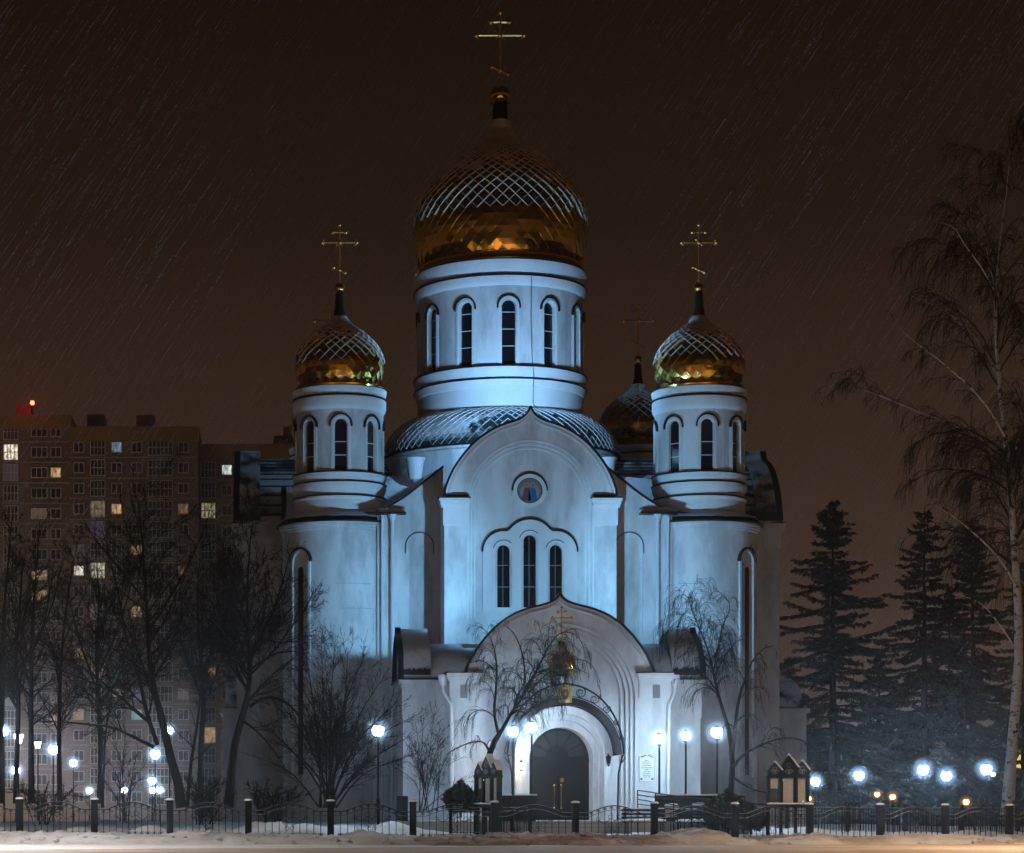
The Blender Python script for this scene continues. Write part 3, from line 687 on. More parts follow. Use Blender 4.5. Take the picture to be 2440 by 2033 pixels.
# drainpipes with funnels at the front
def pipe(pts, r=.075, funnel=True):
    g = M(); g.tube(pts, r, 8)
    if funnel: g.lathe([(.09, pts[0][2] - .25), (.20, pts[0][2] + .05), (.20, pts[0][2] + .18), (.1, pts[0][2] + .18)], (pts[0][0], pts[0][1]), 12)
    return g.obj('drainpipe', m_pipe, church, smooth=True)
for sg in (-1, 1):
    pipe([(sg * 5.62, -10.35, 13.5), (sg * 5.62, -10.3, 12.9), (sg * 5.62, -10.26, .4)])
    pipe([(sg * 6.05, -10.42, 13.4), (sg * 6.05, -10.32, 12.6), (sg * 6.05, -10.30, .4)], .06, False)
    g = M(); g.box(sg * 5.75 - .9, sg * 5.75 + .7, -10.7, -9.8, 13.52, 13.60); g.obj('gutter_tray', m_black, church)
    g = M(); q = [(sg * 5.75 + dx, -10.25 + .2 * noise.noise(Vector((dx * 3, 1, sg))), 13.66 + .05 * math.cos(dx * 2)) for dx in [-.9 + .2 * i for i in range(9)]]
    g.tube(q, [.12 + .05 * noise.noise(Vector((i * 1.3, 2, 0))) for i in range(9)], 8); g.obj('gutter_snow', m_snow, church, smooth=True)
    g = M(); g.lathe([(.05, 15.6), (.30, 15.8), (.42, 16.6), (.50, 16.75), (.3, 16.8)], (sg * 4.3, -4.6), 16); g.obj('rain_hopper', m_pipe, church, smooth=True)

# ---------------- entrance portal
def pbox(g, x0, x1, y0, y1, z0, z1): return g.box(min(x0, x1), max(x0, x1), y0 - CY, y1 - CY, z0, z1)
PG = [(3.46, 0), (3.42, .16), (3.30, .44), (3.04, .89), (2.68, 1.37), (2.25, 1.80), (1.75, 2.14), (1.2, 2.37), (.68, 2.50), (.33, 2.62), (.12, 2.76), (0, 2.95)]
yw = CY - 84.5                                              # outward distance of the portal front
f = FR
out = [(-4.05, 0), (-4.05, 6.2), (-3.5, 6.2)] + [(x, z + 6.2) for x, z in gable_curve(1, 1, PG)] + [(3.5, 6.2), (4.05, 6.2), (4.05, 0)]
g = M(); g.plate([out, arch(0, 5.2, 2.78, .02, 40)], yw, yw - .55, f)
for r0, r1, w_ in ((2.84, 2.62, yw - .08), (2.68, 2.46, yw - .16), (2.52, 2.30, yw - .24)): g.plate([arch(0, 5.2, r0, 0, 40), arch(0, 5.2, r1, .02, 40)], w_, w_ - .3, f)
g.plate([arch(0, 5.2, 2.4, 0, 40), arch(0, 2.97, 1.18, .5, 24)], yw - .32, yw - .72, f)
g.obj('portal_wall', m_stucco, church)
g = M(); pbox(g, -4.0, 4.0, 85.3, 93.9, 0, 6.0); pbox(g, -4.02, -3.5, 84.9, 86, 0, 6.15); pbox(g, 3.5, 4.02, 84.9, 86, 0, 6.15); pbox(g, -5.7, 5.7, 86.9, 91.1, 0, 6.0)
g.obj('portal_body', m_stucco, church)
g = M()
for sg in (-1, 1):
    for a0, a1, yf, z0, z1 in ((2.95, 4.12, 84.42, 5.25, 5.9), (2.92, 4.17, 84.37, 5.9, 6.02), (2.90, 4.22, 84.31, 6.02, 6.18)): pbox(g, sg * a0, sg * a1, yf, 84.8, z0, z1)
    for a0, a1, yf, z0, z1 in ((4.1, 5.80, 86.82, 5.75, 5.9), (4.1, 5.86, 86.76, 5.9, 6.05)): pbox(g, sg * a0, sg * a1, yf, 91.2, z0, z1)
    pbox(g, sg * 4.1, sg * 5.74, 86.85, 91, 4.6, 5.75)
g.obj('portal_capital', m_stucco, church)
g = M(); pth = [Vector(FR(x, yw, z + 6.22)) for x, z in gable_curve(1.01, 1.0, PG)]; g.ribbon(pth, [(0, -1, 0)] * len(pth), -.58, .16, -.035, .035)
for sg in (-1, 1): pbox(g, sg * 2.85, sg * 4.28, 84.24, 85.2, 6.185, 6.225); pbox(g, sg * 4.1, sg * 5.95, 86.7, 91.3, 6.055, 6.09)
g.obj('portal_rim', m_black, church)
g = M(); pth = [Vector(FR(x, yw, z + 6.2)) for x, z in gable_curve(.94, .93, PG)]; g.ribbon(pth, [(0, -1, 0)] * len(pth), -.02, .05, -.03, .03)
for r_, w_ in ((2.80, yw), (2.64, yw - .08), (2.48, yw - .16)):
    pth = [Vector(FR(x, w_, z)) for x, z in arch(0, 5.2, r_ + .03, .6, 40)]; g.ribbon(pth, [(0, -1, 0)] * len(pth), -.02, .03, -.03, .03)
g.obj('moulding', m_stucco, church)
# portal roofs: barrel behind the gable, side gable screens
g = M(); cur = gable_curve(.93, .60, PG); n = len(cur)
Vv = []
for Y in (85.05, 87, 90, 93.95): Vv += [(x, Y - CY, z + 6.1) for x, z in cur]
g.add(Vv, [(j * n + i, j * n + i + 1, (j + 1) * n + i + 1, (j + 1) * n + i) for j in range(3) for i in range(n - 1)])
cur2 = [(x * .62, z * .5) for x, z in gable_curve(1, 1, PG)]
for sg in (-1, 1):
    Vv = []
    for X in (2.0, 3.2, 4.7): Vv += [(sg * X, 89 + x - CY, z + 6.1) for x, z in cur2]
    g.add(Vv, [(j * n + i, j * n + i + 1, (j + 1) * n + i + 1, (j + 1) * n + i) for j in range(2) for i in range(n - 1)])
g.obj('portal_roof', m_roofsnow, church, smooth=True)
cur3 = [(x * .64, z * .70) for x, z in gable_curve(1, 1, PG)]
for sg in (-1, 1):
    g = M(); Vv = []
    for X in (4.62, 5.2, 5.75): Vv += [(sg * X, 89 + x - CY, z + 6.1) for x, z in cur3]
    g.add(Vv, [(j * n + i, j * n + i + 1, (j + 1) * n + i + 1, (j + 1) * n + i) for j in range(2) for i in range(n - 1)])
    g.add([(sg * 5.74, 89 + x - CY, z + 6.1) for x, z in cur3], [tuple(range(n))]); g.add([(sg * 4.63, 89 + x - CY, z + 6.1) for x, z in cur3], [tuple(range(n))])
    g.obj('side_gable', m_roofsnow, church)
    g = M(); pth = [Vector((sg * 5.80, 89 + x * 1.02 - CY, z * 1.02 + 6.08)) for x, z in cur3]; g.ribbon(pth, [(sg, 0, 0)] * n, -.12, .10, -.04, .04)
    g.obj('side_gable_rim', m_black, church)
    g = M()
    for i in range(12):
        x0 = 4.66 + i * .085; h = .14 + .10 * random.random(); g.box(min(sg * x0, sg * (x0 + .084)), max(sg * x0, sg * (x0 + .084)), 86.82 - CY, 87.0 - CY, 6.22, 6.30 + h)
    g.obj('bare_roof_edge', m_black, church)
    pipe([(sg * 4.32, 84.75 - CY, 5.95), (sg * 4.32, 84.72 - CY, 5.5), (sg * 4.05, 84.40 - CY, 5.0), (sg * 4.0, 84.38 - CY, .6)], .07)
    g = M(); pbox(g, sg * 3.45, sg * 3.72, 84.40, 84.43, 5.25, 5.75); g.obj('vent_grille', m_vent, church)
# stepped door porch, door
g = M(); yp = CY - 83.35; hwp = 1.79
lp = arch(0, 3.12, hwp, .4, 32)
g.plate([lp, arch(0, 3.10, 1.52, .41, 28)], yp, yp - 1.2, f)
g.plate([arch(0, 3.10, 1.58, .4, 28), arch(0, 3.05, 1.36, .41, 28)], yp - .35, yp - 1.3, f)
g.plate([arch(0, 3.05, 1.42, .4, 28), arch(0, 2.97, 1.18, .41, 28)], yp - .75, yp - 1.6, f)
g.obj('door_porch', m_stucco, church)
dw = CY - 85.2
g = M(); g.plate([arch(0, 2.97, 1.24, .7, 24)], dw, dw - .1, f); door = g.obj('door', m_wood, church)
g = M()
for sg in (-1, 1):
    for z0, z1 in ((.95, 1.75), (1.9, 2.75)):
        g.plate([[(sg * .12, z0), (sg * .98, z0), (sg * .98, z1), (sg * .12, z1)][::sg], [(sg * .2, z0 + .08), (sg * .9, z0 + .08), (sg * .9, z1 - .08), (sg * .2, z1 - .08)][::sg]], dw + .04, dw - .02, f)
g.plate([[(-.035, .7), (.035, .7), (.035, 2.9), (-.035, 2.9)]], dw + .05, dw, f); g.plate([[(-1.18, 2.88), (1.18, 2.88), (1.18, 3.02), (-1.18, 3.02)]], dw + .06, dw, f)
g.obj('door_panel', m_wood, door)
g = M()
for k in range(6):                                         # fan of panes over the door
    a0, a1 = PI * k / 6 + .06, PI * (k + 1) / 6 - .06
    lpf = [(.45 * math.cos(a0), 3.05 + .45 * math.sin(a0))] + [(1.0 * math.cos(a0 + (a1 - a0) * i / 5), 3.05 + 1.0 * math.sin(a0 + (a1 - a0) * i / 5)) for i in range(6)] + [(.45 * math.cos(a1), 3.05 + .45 * math.sin(a1))]
    q = M(); q.plate([lpf], dw + .03, dw, f); q.obj('fanlight_pane', m_fan, door)
for sg, dz in ((-1, 0), (1, 0)):
    g = M(); x = sg * .13 + .0; g.tube([(x, -dw - .10, 1.15), (x, -dw - .12, 1.4), (x, -dw - .10, 2.0)], .018, 6)
    sphere(g, (x, -dw - .1, 2.0), .055, 8, 6); sphere(g, (x, -dw - .1, 1.15), .05, 8, 6); g.obj('handle', m_gold, door, smooth=True)
g = M(); g.plate([[(.16 + .11 * (1 if i % 2 else .55) * math.cos(2 * PI * i / 12), 2.2 + .13 * (1 if i % 2 else .55) * math.sin(2 * PI * i / 12)) for i in range(12)]], dw + .08, dw + .05, f); g.obj('door_emblem', m_gold, door)
# canopy: sheet-metal hood and scrolled iron crest with icon
g = M(); n = 33; Vv = []
A = [PI * i / (n - 1) for i in range(n)]
for (r_, Y) in ((1.84, 84.4), (1.84, 82.95), (2.06, 82.95), (2.08, 84.4)): Vv += [(-r_ * math.cos(a), Y - CY, 3.12 + r_ * math.sin(a)) for a in A]
g.add(Vv, [(j * n + i, j * n + i + 1, (j + 1) * n + i + 1, (j + 1) * n + i) for j in range(3) for i in range(n - 1)])
for i in range(1, n - 1): pass
can = g.obj('canopy', m_black, church, smooth=True)
g = M()
for Y in (83.1, 83.4, 83.7, 84.0): g.tube([(-2.09 * math.cos(a), Y - CY, 3.12 + 2.09 * math.sin(a)) for a in A], .018, 5)
g.obj('canopy_rib', m_ironsnow, can)
g = M(); yc = 83.0 - CY
ell = lambda a, s=1.: (-2.15 * s * math.cos(a), yc, 3.12 + 2.58 * s * math.sin(a))
g.tube([ell(a) for a in A], .034, 6); g.tube([(-2.12 * math.cos(a), yc, 3.14 + 2.12 * math.sin(a)) for a in A], .02, 6)
for i in range(1, 12):
    if i == 6: continue
    a = PI * i / 12; c0 = Vector((-2.12 * math.cos(a), yc, 3.12 + 2.12 * math.sin(a))); c1 = Vector(ell(a)); c = (c0 + c1) / 2; s_ = max((c1 - c0).length * .48, .09)
    sgn = 1 if i < 6 else -1
    g.tube([(c.x + sgn * s_ * (1 - t * .75) * math.cos(a + t * 9), yc, c.z + s_ * (1 - t * .75) * math.sin(a + t * 9)) for t in [k / 22 for k in range(23)]], .018, 4)
    g.tube([c0, c + Vector((s_ * .3 * sgn, 0, s_ * .3)), ell(a + .13)], .013, 4)
for sg in (-1, 1):
    g.tube([(sg * 2.10, yc, 3.12), (sg * 2.06, yc, 2.9), (sg * 1.95, yc, 2.4), (sg * 1.92, yc, .7)], .035, 6)
    g.tube([(sg * 2.12, yc, 3.1), (sg * 2.2, yc, 3.0), (sg * 2.02, yc, 2.75)], .02, 5)
    g.tube([(sg * 1.93, yc, 3.12), (sg * 1.93, yc + 1.3, 3.12)], .03, 5)
g.obj('canopy_crest', m_iron, can)
iz = 1.6 + (HY - 1675) / 64.9
g = M(); g.plate([[(-.24, iz), (.24, iz), (.24, iz + .50), (.12, iz + .66), (-.12, iz + .66), (-.24, iz + .50)]], -yc + .06, -yc - .02, f); ic = g.obj('icon', m_gold, can)
_gm = mat('chased_gold', (.75, .5, .17), .35, 1.); bump(_gm, noise_n(_gm, 26, 4), .9, .03); ic.data.materials[0] = _gm
g = M(); g.plate([[(.125 * math.cos(2 * PI * i / 20), iz + .30 + .19 * math.sin(2 * PI * i / 20)) for i in range(20)]], -yc + .075, -yc, f); g.obj('icon_painting', mat('icon_dark', (.05, .035, .02), .5), can)
g = M(); g.plate([[(.06 * math.cos(2 * PI * i / 16), iz + .33 + .085 * math.sin(2 * PI * i / 16)) for i in range(16)]], -yc + .085, -yc, f); g.obj('icon_face', mat('icon_face', (.20, .13, .07), .5), can)
g = M(); g.tube([(0, yc, iz + .62), (0, yc, iz + 1.12)], .016, 5); g.tube([(-.13, yc, iz + 1.0), (.13, yc, iz + 1.0)], .016, 5); g.tube([(-.06, yc, iz + .86), (.06, yc, iz + .80)], .014, 5)
g.tube([(-.3, yc, iz + .62), (-.12, yc, iz + .68), (0, yc, iz + .76), (.12, yc, iz + .68), (.3, yc, iz + .62)], .018, 5); g.obj('icon_cross', m_iron, can)
# small gilded cupola on a bracket under the gable
cu = (0.0, 84.0 - CY)
CUP = [(.40, 0), (.45, .10), (.51, .30), (.50, .42), (.42, .58), (.28, .74), (.15, .90), (.09, 1.05)]
g = M(); g.lathe([(.30, 6.02), (.46, 6.20), (.46, 6.25), (.40, 6.30), (.3, 6.30)], cu, 32); g.obj('cupola_base', m_gold, church, smooth=True)
g = M(); g.lathe([(.05, 5.72), (.14, 5.8), (.24, 5.98), (.30, 6.03)], (0, 84.2 - CY), 20); pbox(g, -.12, .12, 84.2, 84.9, 5.80, 6.0); g.obj('cupola_bracket', m_stucco, church, smooth=True)
onion(church, cu, 6.28, CUP, 18, 9, name='cupola', seed=41, jit=.02)
g = M(); g.lathe([(.47, 6.76), (.455, 6.80), (.36, 6.97), (.25, 7.10), (.15, 7.22), (.09, 7.35)], cu, 28)
g.V = [(a * 1.02, cu[1] + (b - cu[1]) * 1.02, c + .03 * noise.noise(Vector((a * 9, b * 9, c * 3)))) for a, b, c in g.V]; g.obj('cupola_snow', m_dustsnow, church, smooth=True)
cross(church, cu, 7.3, 1.28, .36, r=.026)
# wall lanterns, plaque
def wall_lantern(x, y, z, lit):
    g = M(); g.tube([(x, y + .25, z + .15), (x, y + .1, z + .25), (x, y, z + .2)], .02, 5); g.lathe([(.0, z + .22), (.12, z + .12), (.10, z + .10)], (x, y), 6)
    for k in range(6): a = k * PI / 3; g.tube([(x + .10 * math.sin(a), y - .10 * math.cos(a), z + .12), (x + .06 * math.sin(a), y - .06 * math.cos(a), z - .15)], .008, 4)
    g.lathe([(.07, z - .15), (.02, z - .2), (.0, z - .24)], (x, y), 6); o = g.obj('wall_lantern', m_iron, church)
    q = M(); q.lathe([(.001, z - .13), (.055, z - .12), (.09, z + .08), (.001, z + .1)], (x, y), 10); q.obj('lantern_glass', m_lampwarm if lit else m_fan, o, smooth=True)
wall_lantern(-1.62, 82.9 - CY, 2.72, True); wall_lantern(1.62, 83.2 - CY, 2.9, False)
g = M(); px0 = 3.24; zl = lambda y_: 1.6 + (HY - y_) / 63.9
g.plate([[(px0 - .30, zl(1864)), (px0 + .30, zl(1864)), (px0 + .30, zl(1806))] + [(px0 + .30 * math.cos(a), zl(1806) + .16 * math.sin(a)) for a in [PI * i / 10 for i in range(1, 10)]] + [(px0 - .30, zl(1806))]], yw + .03, yw, f)
plq = g.obj('plaque', mat('white_marble', (.72, .73, .75), .4), church)
_ink = mat('engraved_ink', (.02, .025, .04), .7)
g = M(); rr = random.Random(5)
def word(g, u, z, l, h):                                    # a row of engraved strokes
    x = u
    while x < u + l:
        wd = .008 + rr.random() * .008; hh = h * (.75 + .3 * rr.random()); g.plate([[(x, z), (x + wd, z), (x + wd, z + hh), (x, z + hh)]], yw + .036, yw + .02, f); 
        if rr.random() < .6: g.plate([[(x + wd, z + hh * .4), (x + wd + .01, z + hh * .4), (x + wd + .01, z + hh * .6), (x + wd, z + hh * .6)]], yw + .036, yw + .02, f)
        x += wd + .013
rows = [(1813, .16, 0), (1816.8, .34, 0), (1821, .32, .0), (1825.5, .34, 0), (1830.5, .40, 0), (1835, .18, 0), (1839.5, .22, 0), (1844, .26, 0), (1848.5, .26, 0), (1852.5, .24, 0)]
for y_, l, _ in rows:
    x = px0 - l / 2
    while x < px0 + l / 2 - .03:
        wl = min(.07 + rr.random() * .1, px0 + l / 2 - x); word(g, x, zl(y_), wl, .030); x += wl + .025
for i in range(26):                                         # arched heading
    a = R(150) - R(120) * i / 25
    if 12 <= i <= 13: continue
    x, z = px0 + .24 * math.cos(a), zl(1812) + .16 * math.sin(a); g.plate([[(x, z), (x + .014, z), (x + .014, z + .045), (x, z + .045)]], yw + .036, yw + .02, f)
for sg in (-1, 1):
    for i in range(6): a = i; x = px0 + sg * (.235 - .012 * i); z = zl(1858) + .02 * math.sin(i * 2); g.plate([[(x - .012, z), (x + .012, z), (x + .012, z + .05), (x - .012, z + .05)]], yw + .036, yw + .02, f)
g.obj('inscription', _ink, plq, split=False, kind='stuff')
g = M(); pth = [Vector(FR(u, yw + .03, z)) for u, z in [(px0 - .28, zl(1863)), (px0 - .28, zl(1807))] + [(px0 - .28 * math.cos(a), zl(1807) + .15 * math.sin(a)) for a in [PI * i / 12 for i in range(1, 12)]] + [(px0 + .28, zl(1807)), (px0 + .28, zl(1863)), (px0 - .28, zl(1863))]]
g.ribbon(pth, [(0, -1, 0)] * len(pth), -.01, .008, -.006, .006); g.obj('plaque_border', _ink, plq)
# side porches, plinth, platform with steps
g = M()
for sg, xe in ((-1, 12.95), (1, 13.7)): pbox(g, sg * 11.9, sg * xe, 103.5, 109, 0, 5.4); pbox(g, sg * 11.9, sg * (xe + .15), 103.4, 109.1, 5.4, 5.6)
g.obj('side_porch', m_plaster, church)
g = M(); cur4 = [(x * .78, z * .55) for x, z in gable_curve(1, 1, PG)]
for sg, xe in ((-1, 12.85), (1, 13.6)):
    Vv = []
    for X in (12.2, xe): Vv += [(sg * X, x, z + 5.62) for x, z in cur4]
    g.add(Vv, [(i, i + 1, n_ + i + 1, n_ + i) for n_ in (len(cur4),) for i in range(n_ - 1)]); g.add([(sg * xe, x, z + 5.62) for x, z in cur4], [tuple(range(len(cur4)))])
g.obj('side_porch_roof', m_roof, church)
g = M(); g.box(-9.85, 9.85, -7.4, 7.4, 0, 13.3); g.box(-7.4, 7.4, -9.8, 9.8, 0, 13.25); g.obj('inner_body', m_plaster, church)
g = M(); pbox(g, -6.2, 6.2, 80.6, 84.3, -.3, .70); g.obj('porch_platform', m_stone, church)
for k in range(4):
    g = M(); pbox(g, -1.9, 1.9, 80.0 - .32 * k, 80.62 - .32 * k, -.3, .56 - .14 * k); g.obj('step', m_stone, church)
g = M()
for x0, x1 in ((-3.0, -1.35), (2.9, 6.1)): pbox(g, x0, x1, 80.62, 80.78, .70, 1.62)
pbox(g, -6.1, -5.9, 80.7, 84.2, .7, 1.6); g.obj('porch_parapet', m_iron, church)
g = M()
for x0, x1 in ((-3.04, -1.31), (2.86, 6.14)): pbox(g, x0, x1, 80.58, 80.82, 1.62, 1.67)
g.obj('parapet_snow', m_snow, church)
# floodlights hidden on the roofs
def flood(x, y, z, tx, ty, tz, power, colr, size=R(150), blend=.6, rad=.12):
    l = bpy.data.lights.new('floodlight', 'SPOT'); l.energy = power; l.color = colr; l.spot_size = size; l.spot_blend = blend; l.shadow_soft_size = rad
    o = bpy.data.objects.new('floodlight_beam', l); col.objects.link(o); o.location = (x, y, z); o.rotation_euler = (Vector((tx, ty, tz)) - Vector((x, y, z))).to_track_quat('-Z', 'Y').to_euler()
    q = M(); d = (Vector((tx, ty, tz)) - Vector((x, y, z))).normalized(); q.box(-.15, .15, -.12, .12, -.26, -.14)
    h = q.obj('floodlight', m_black, church); h.location = (x - CX, y - CY, z); h.rotation_euler = (-d).to_track_quat('-Z', 'Y').to_euler(); h.rotation_euler = d.to_track_quat('Z', 'Y').to_euler()
BL = (.25, .61, 1.0); BL2 = (.26, .58, 1.0)
for sg in (-1, 1):
    flood(CX + sg * 1.0, 86.2, 8.15, CX + sg * .6, 94.0, 13.0, 1800, BL, rad=.035); flood(CX + sg * 1.25, 86.3, 8.15, CX + sg * 7.5, 96.0, 12.5, 2700, BL, size=R(62), blend=.7, rad=.035)
    g = M(); pbox(g, sg * .02, sg * 2.25, 87.7, 87.74, 7.7, 8.06); g.obj('flood_visor', m_black, church)
    flood(CX + sg * .9, 95.2, 17.0, CX + sg * .3, 103, 21.5, 2500, BL2)

# ------------------------------------------------------------------ iron fences
def add_fence():
    fe = thing('iron_fence', (8, 76, 0), 'black wrought-iron fence with square posts and arched panels along the road', 'fence')
    off = Vector((8, 76, 0)); pb = M(); pb.box(-.11, .11, -.11, .11, -.25, 1.17); pb.box(-.13, .13, -.13, .13, 1.17, 1.20); pm = pb.mesh('fence_post'); pm.materials.append(m_iron)
    cp = M(); cp.lathe([(.15, 1.20), (.15, 1.225), (.10, 1.26), (.001, 1.27)], (0, 0), 8); cm = cp.mesh('snow_cap', True); cm.materials.append(m_snow)
    bb = M(); bb.box(-.011, .011, -.011, .011, 0, 1); bm_ = bb.mesh('iron_bar'); bm_.materials.append(m_iron)
    top = lambda t: .86 + .26 * math.sin(min(max((t - .12) / .76, 0), 1) * PI) ** 1.2
    def scroll(g, cx, cz, r, sg, fl, n=12, th=.009, turns=7.5):
        pts = []
        for k in range(n + 1):
            t = k / n; rr = r * (1 - .72 * t); a = turns * t * sg * fl + (PI / 2 if fl > 0 else -PI / 2)
            pts.append((cx + rr * math.cos(a) * 1., 0, cz + rr * math.sin(a)))
        g.tube(pts, th, 4, False)
    panel_cache = []
    rr = random.Random(11)
    for i, (x, y) in enumerate(FENCE):
        z = fence_z(x); o = inst('fence_post', pm, fe, Vector((x, y, z)) - off); inst('snow_cap', cm, o)
        if i == len(FENCE) - 1: break
        x2, y2 = FENCE[i + 1]; z2 = fence_z(x2); d = Vector((x2 - x, y2 - y)); L = d.length; ang = math.atan2(d.y, d.x)
        g = M(); N = 24
        g.tube([(.10 + (L - .2) * k / N, 0, top(k / N) + (z2 - z) * k / N) for k in range(N + 1)], .02, 6)
        po = g.obj('fence_panel', m_ironsnow, fe, split=False, smooth=True); g = M()
        g.tube([(.10 + (L - .2) * k / N, 0, top(k / N) - .14 + (z2 - z) * k / N) for k in range(N + 1)], .014, 5); g.obj('lower_rail', m_ironsnow, po, split=False, smooth=True)
        po.location = Vector((x, y, z)) - off; po.rotation_euler = (0, 0, ang)
        nb = 10; sw = M(); lift = lambda u: (z2 - z) * u
        for k in range(1, nb + 1):
            u = k / (nb + 1); xx = .1 + (L - .2) * u
            inst('iron_bar', bm_, po, (xx, 0, -.02 + lift(u)), scale=(1, 1, top(u) + .02))
            for sg in (-1, 1):
                scroll(sw, xx + sg * .062, .09 + lift(u), .05, sg, -1)
                scroll(sw, xx + sg * .045, top(u) - .07 + lift(u), .04, sg, 1, 8)
        xm = L / 2; zm = .60 + lift(.5)
        for sg in (-1, 1):
            sw.tube([(xm + sg * t * .55, .012, zm + .10 * math.sin(t * 7) * (1 - .5 * t)) for t in [q / 12 for q in range(13)]], .010, 4, False)
            scroll(sw, xm + sg * .16, zm + .16, .12, sg, 1, 14); scroll(sw, xm + sg * .16, zm - .14, .12, sg, -1, 14); scroll(sw, xm + sg * .55, zm + .05, .09, -sg, 1, 12)
            scroll(sw, xm + sg * .10, zm - .32, .09, sg, -1, 12)
        sw.obj('scrollwork', m_iron, po, split=False, recalc=False, kind='stuff')
add_fence()
def inner_fence(pts, label, zb, h=.95, gap=.115):
    o = thing('inner_fence', (pts[0][0], pts[0][1], 0), label, 'fence'); off = Vector((pts[0][0], pts[0][1], 0))
    bb = M(); bb.box(-.012, .012, -.012, .012, 0, h); bm_ = bb.mesh('iron_bar'); bm_.materials.append(m_iron)
    pb = M(); pb.box(-.06, .06, -.06, .06, -.2, h + .12); pm = pb.mesh('fence_post'); pm.materials.append(m_iron)
    for (xa, ya), (xb, yb) in zip(pts, pts[1:]):
        A, B = Vector((xa, ya, zb)), Vector((xb, yb, zb)); L = (B - A).length; n = int(L / gap)
        A.z = ground_z(xa, ya) * .5 + zb * .5; B.z = ground_z(xb, yb) * .5 + zb * .5
        g = M()
        for hh in (.08, h - .12, h): q = M(); q.tube([A - off + Vector((0, 0, hh)), B - off + Vector((0, 0, hh))], .018, 5); q.obj('fence_rail', m_ironsnow, o)
        for k in range(0, n, 2):
            p = A.lerp(B, (k + .5) / n) - off
            g.tube([(p.x + .07 * math.cos(t), p.y, p.z + h * .55 + .11 * math.sin(t)) for t in [q * .7 for q in range(9)]], .008, 4, False)
        g.obj('ring_ornament', m_iron, o, split=False, recalc=False, kind='stuff')
        for k in range(1, n):
            p = A.lerp(B, k / n) - off; inst('iron_bar', bm_, o, p)
        inst('fence_post', pm, o, A - off)
    inst('fence_post', pm, o, B - off)
inner_fence([(6.35, 79.0), (7.75, 79.2), (9.15, 79.4)], 'short dense iron fence beside the left notice case and entrance path', .22)
inner_fence([(16.5, 81.5), (18.8, 82.2), (21.2, 83.0), (23.6, 84), (26.0, 85), (28.5, 86.2), (31, 87.5)], 'long dense iron fence with closely set bars at the right of the grounds', .12)

# ramp railing by the steps
rl = thing('ramp_railing', (C_ := CX + 3.2, 79.6, 0), 'sloping black ramp railing between the entrance steps and the lamps', 'railing')
g = M(); A, B = Vector((-1.1, 0, 1.80)), Vector((.75, -.3, 1.52)); B2 = Vector((3.4, -.5, 1.28))
for dz in (0, -.16, -.32, -.48): g.tube([A + Vector((0, 0, dz)), B + Vector((0, 0, dz)), B2 + Vector((0, 0, dz * .9))], .02, 5)
g.obj('handrail', m_iron, rl)
for k in range(7):
    t = k / 6; p = A.lerp(B, t * 2) if t < .5 else B.lerp(B2, t * 2 - 1); g = M(); g.tube([(p.x, p.y, .3), p], .022, 5); g.obj('baluster', m_iron, rl)

# ------------------------------------------------------------------ lamps
def lamp(px, py, Y, label, m, r=.24, kind='globe', cat='lamp', group='park lamps in the church grounds'):
    p = P(px, py, Y); gz = min(ground_z(p.x, p.y), p.z - 1.5); h = p.z - gz
    t = thing('street_lamp', (p.x, p.y, gz), label, cat, group)
    g = M(); g.lathe([(.10, -.3), (.10, .1), (.065, .2), (.06, 1.1), (.075, 1.15), (.04, 1.2), (.036, h - r - .08), (.07, h - r - .05), (.07, h - r + .02)], n=10); g.obj('pole', m_iron, t, smooth=True)
    g = M()
    if kind == 'globe':
        r *= .82; sphere(g, (0, 0, h), r, 14, 9); g.obj('globe', m, t, smooth=True)
        if m is not m_dimlamp: g = M(); sphere(g, (0, 0, h), r * 2.8, 28, 18); g.obj('halo_shell', m_halo_amber if m is m_lampo else m_frost, t, smooth=True)  # added glow shell imitates the glare around the lamp
    else: g.lathe([(.02, h - r), (r * .55, h - r), (r * .9, h + r * .7), (.02, h + r * .7)], n=8); g.obj('lantern', m, t)
    g = M(); g.lathe([(r * .95, h + r * .72), (r * .55, h + r * 1.0), (.02, h + r * 1.25)], n=10); g.obj('lamp_cap', m_iron, t, smooth=True)
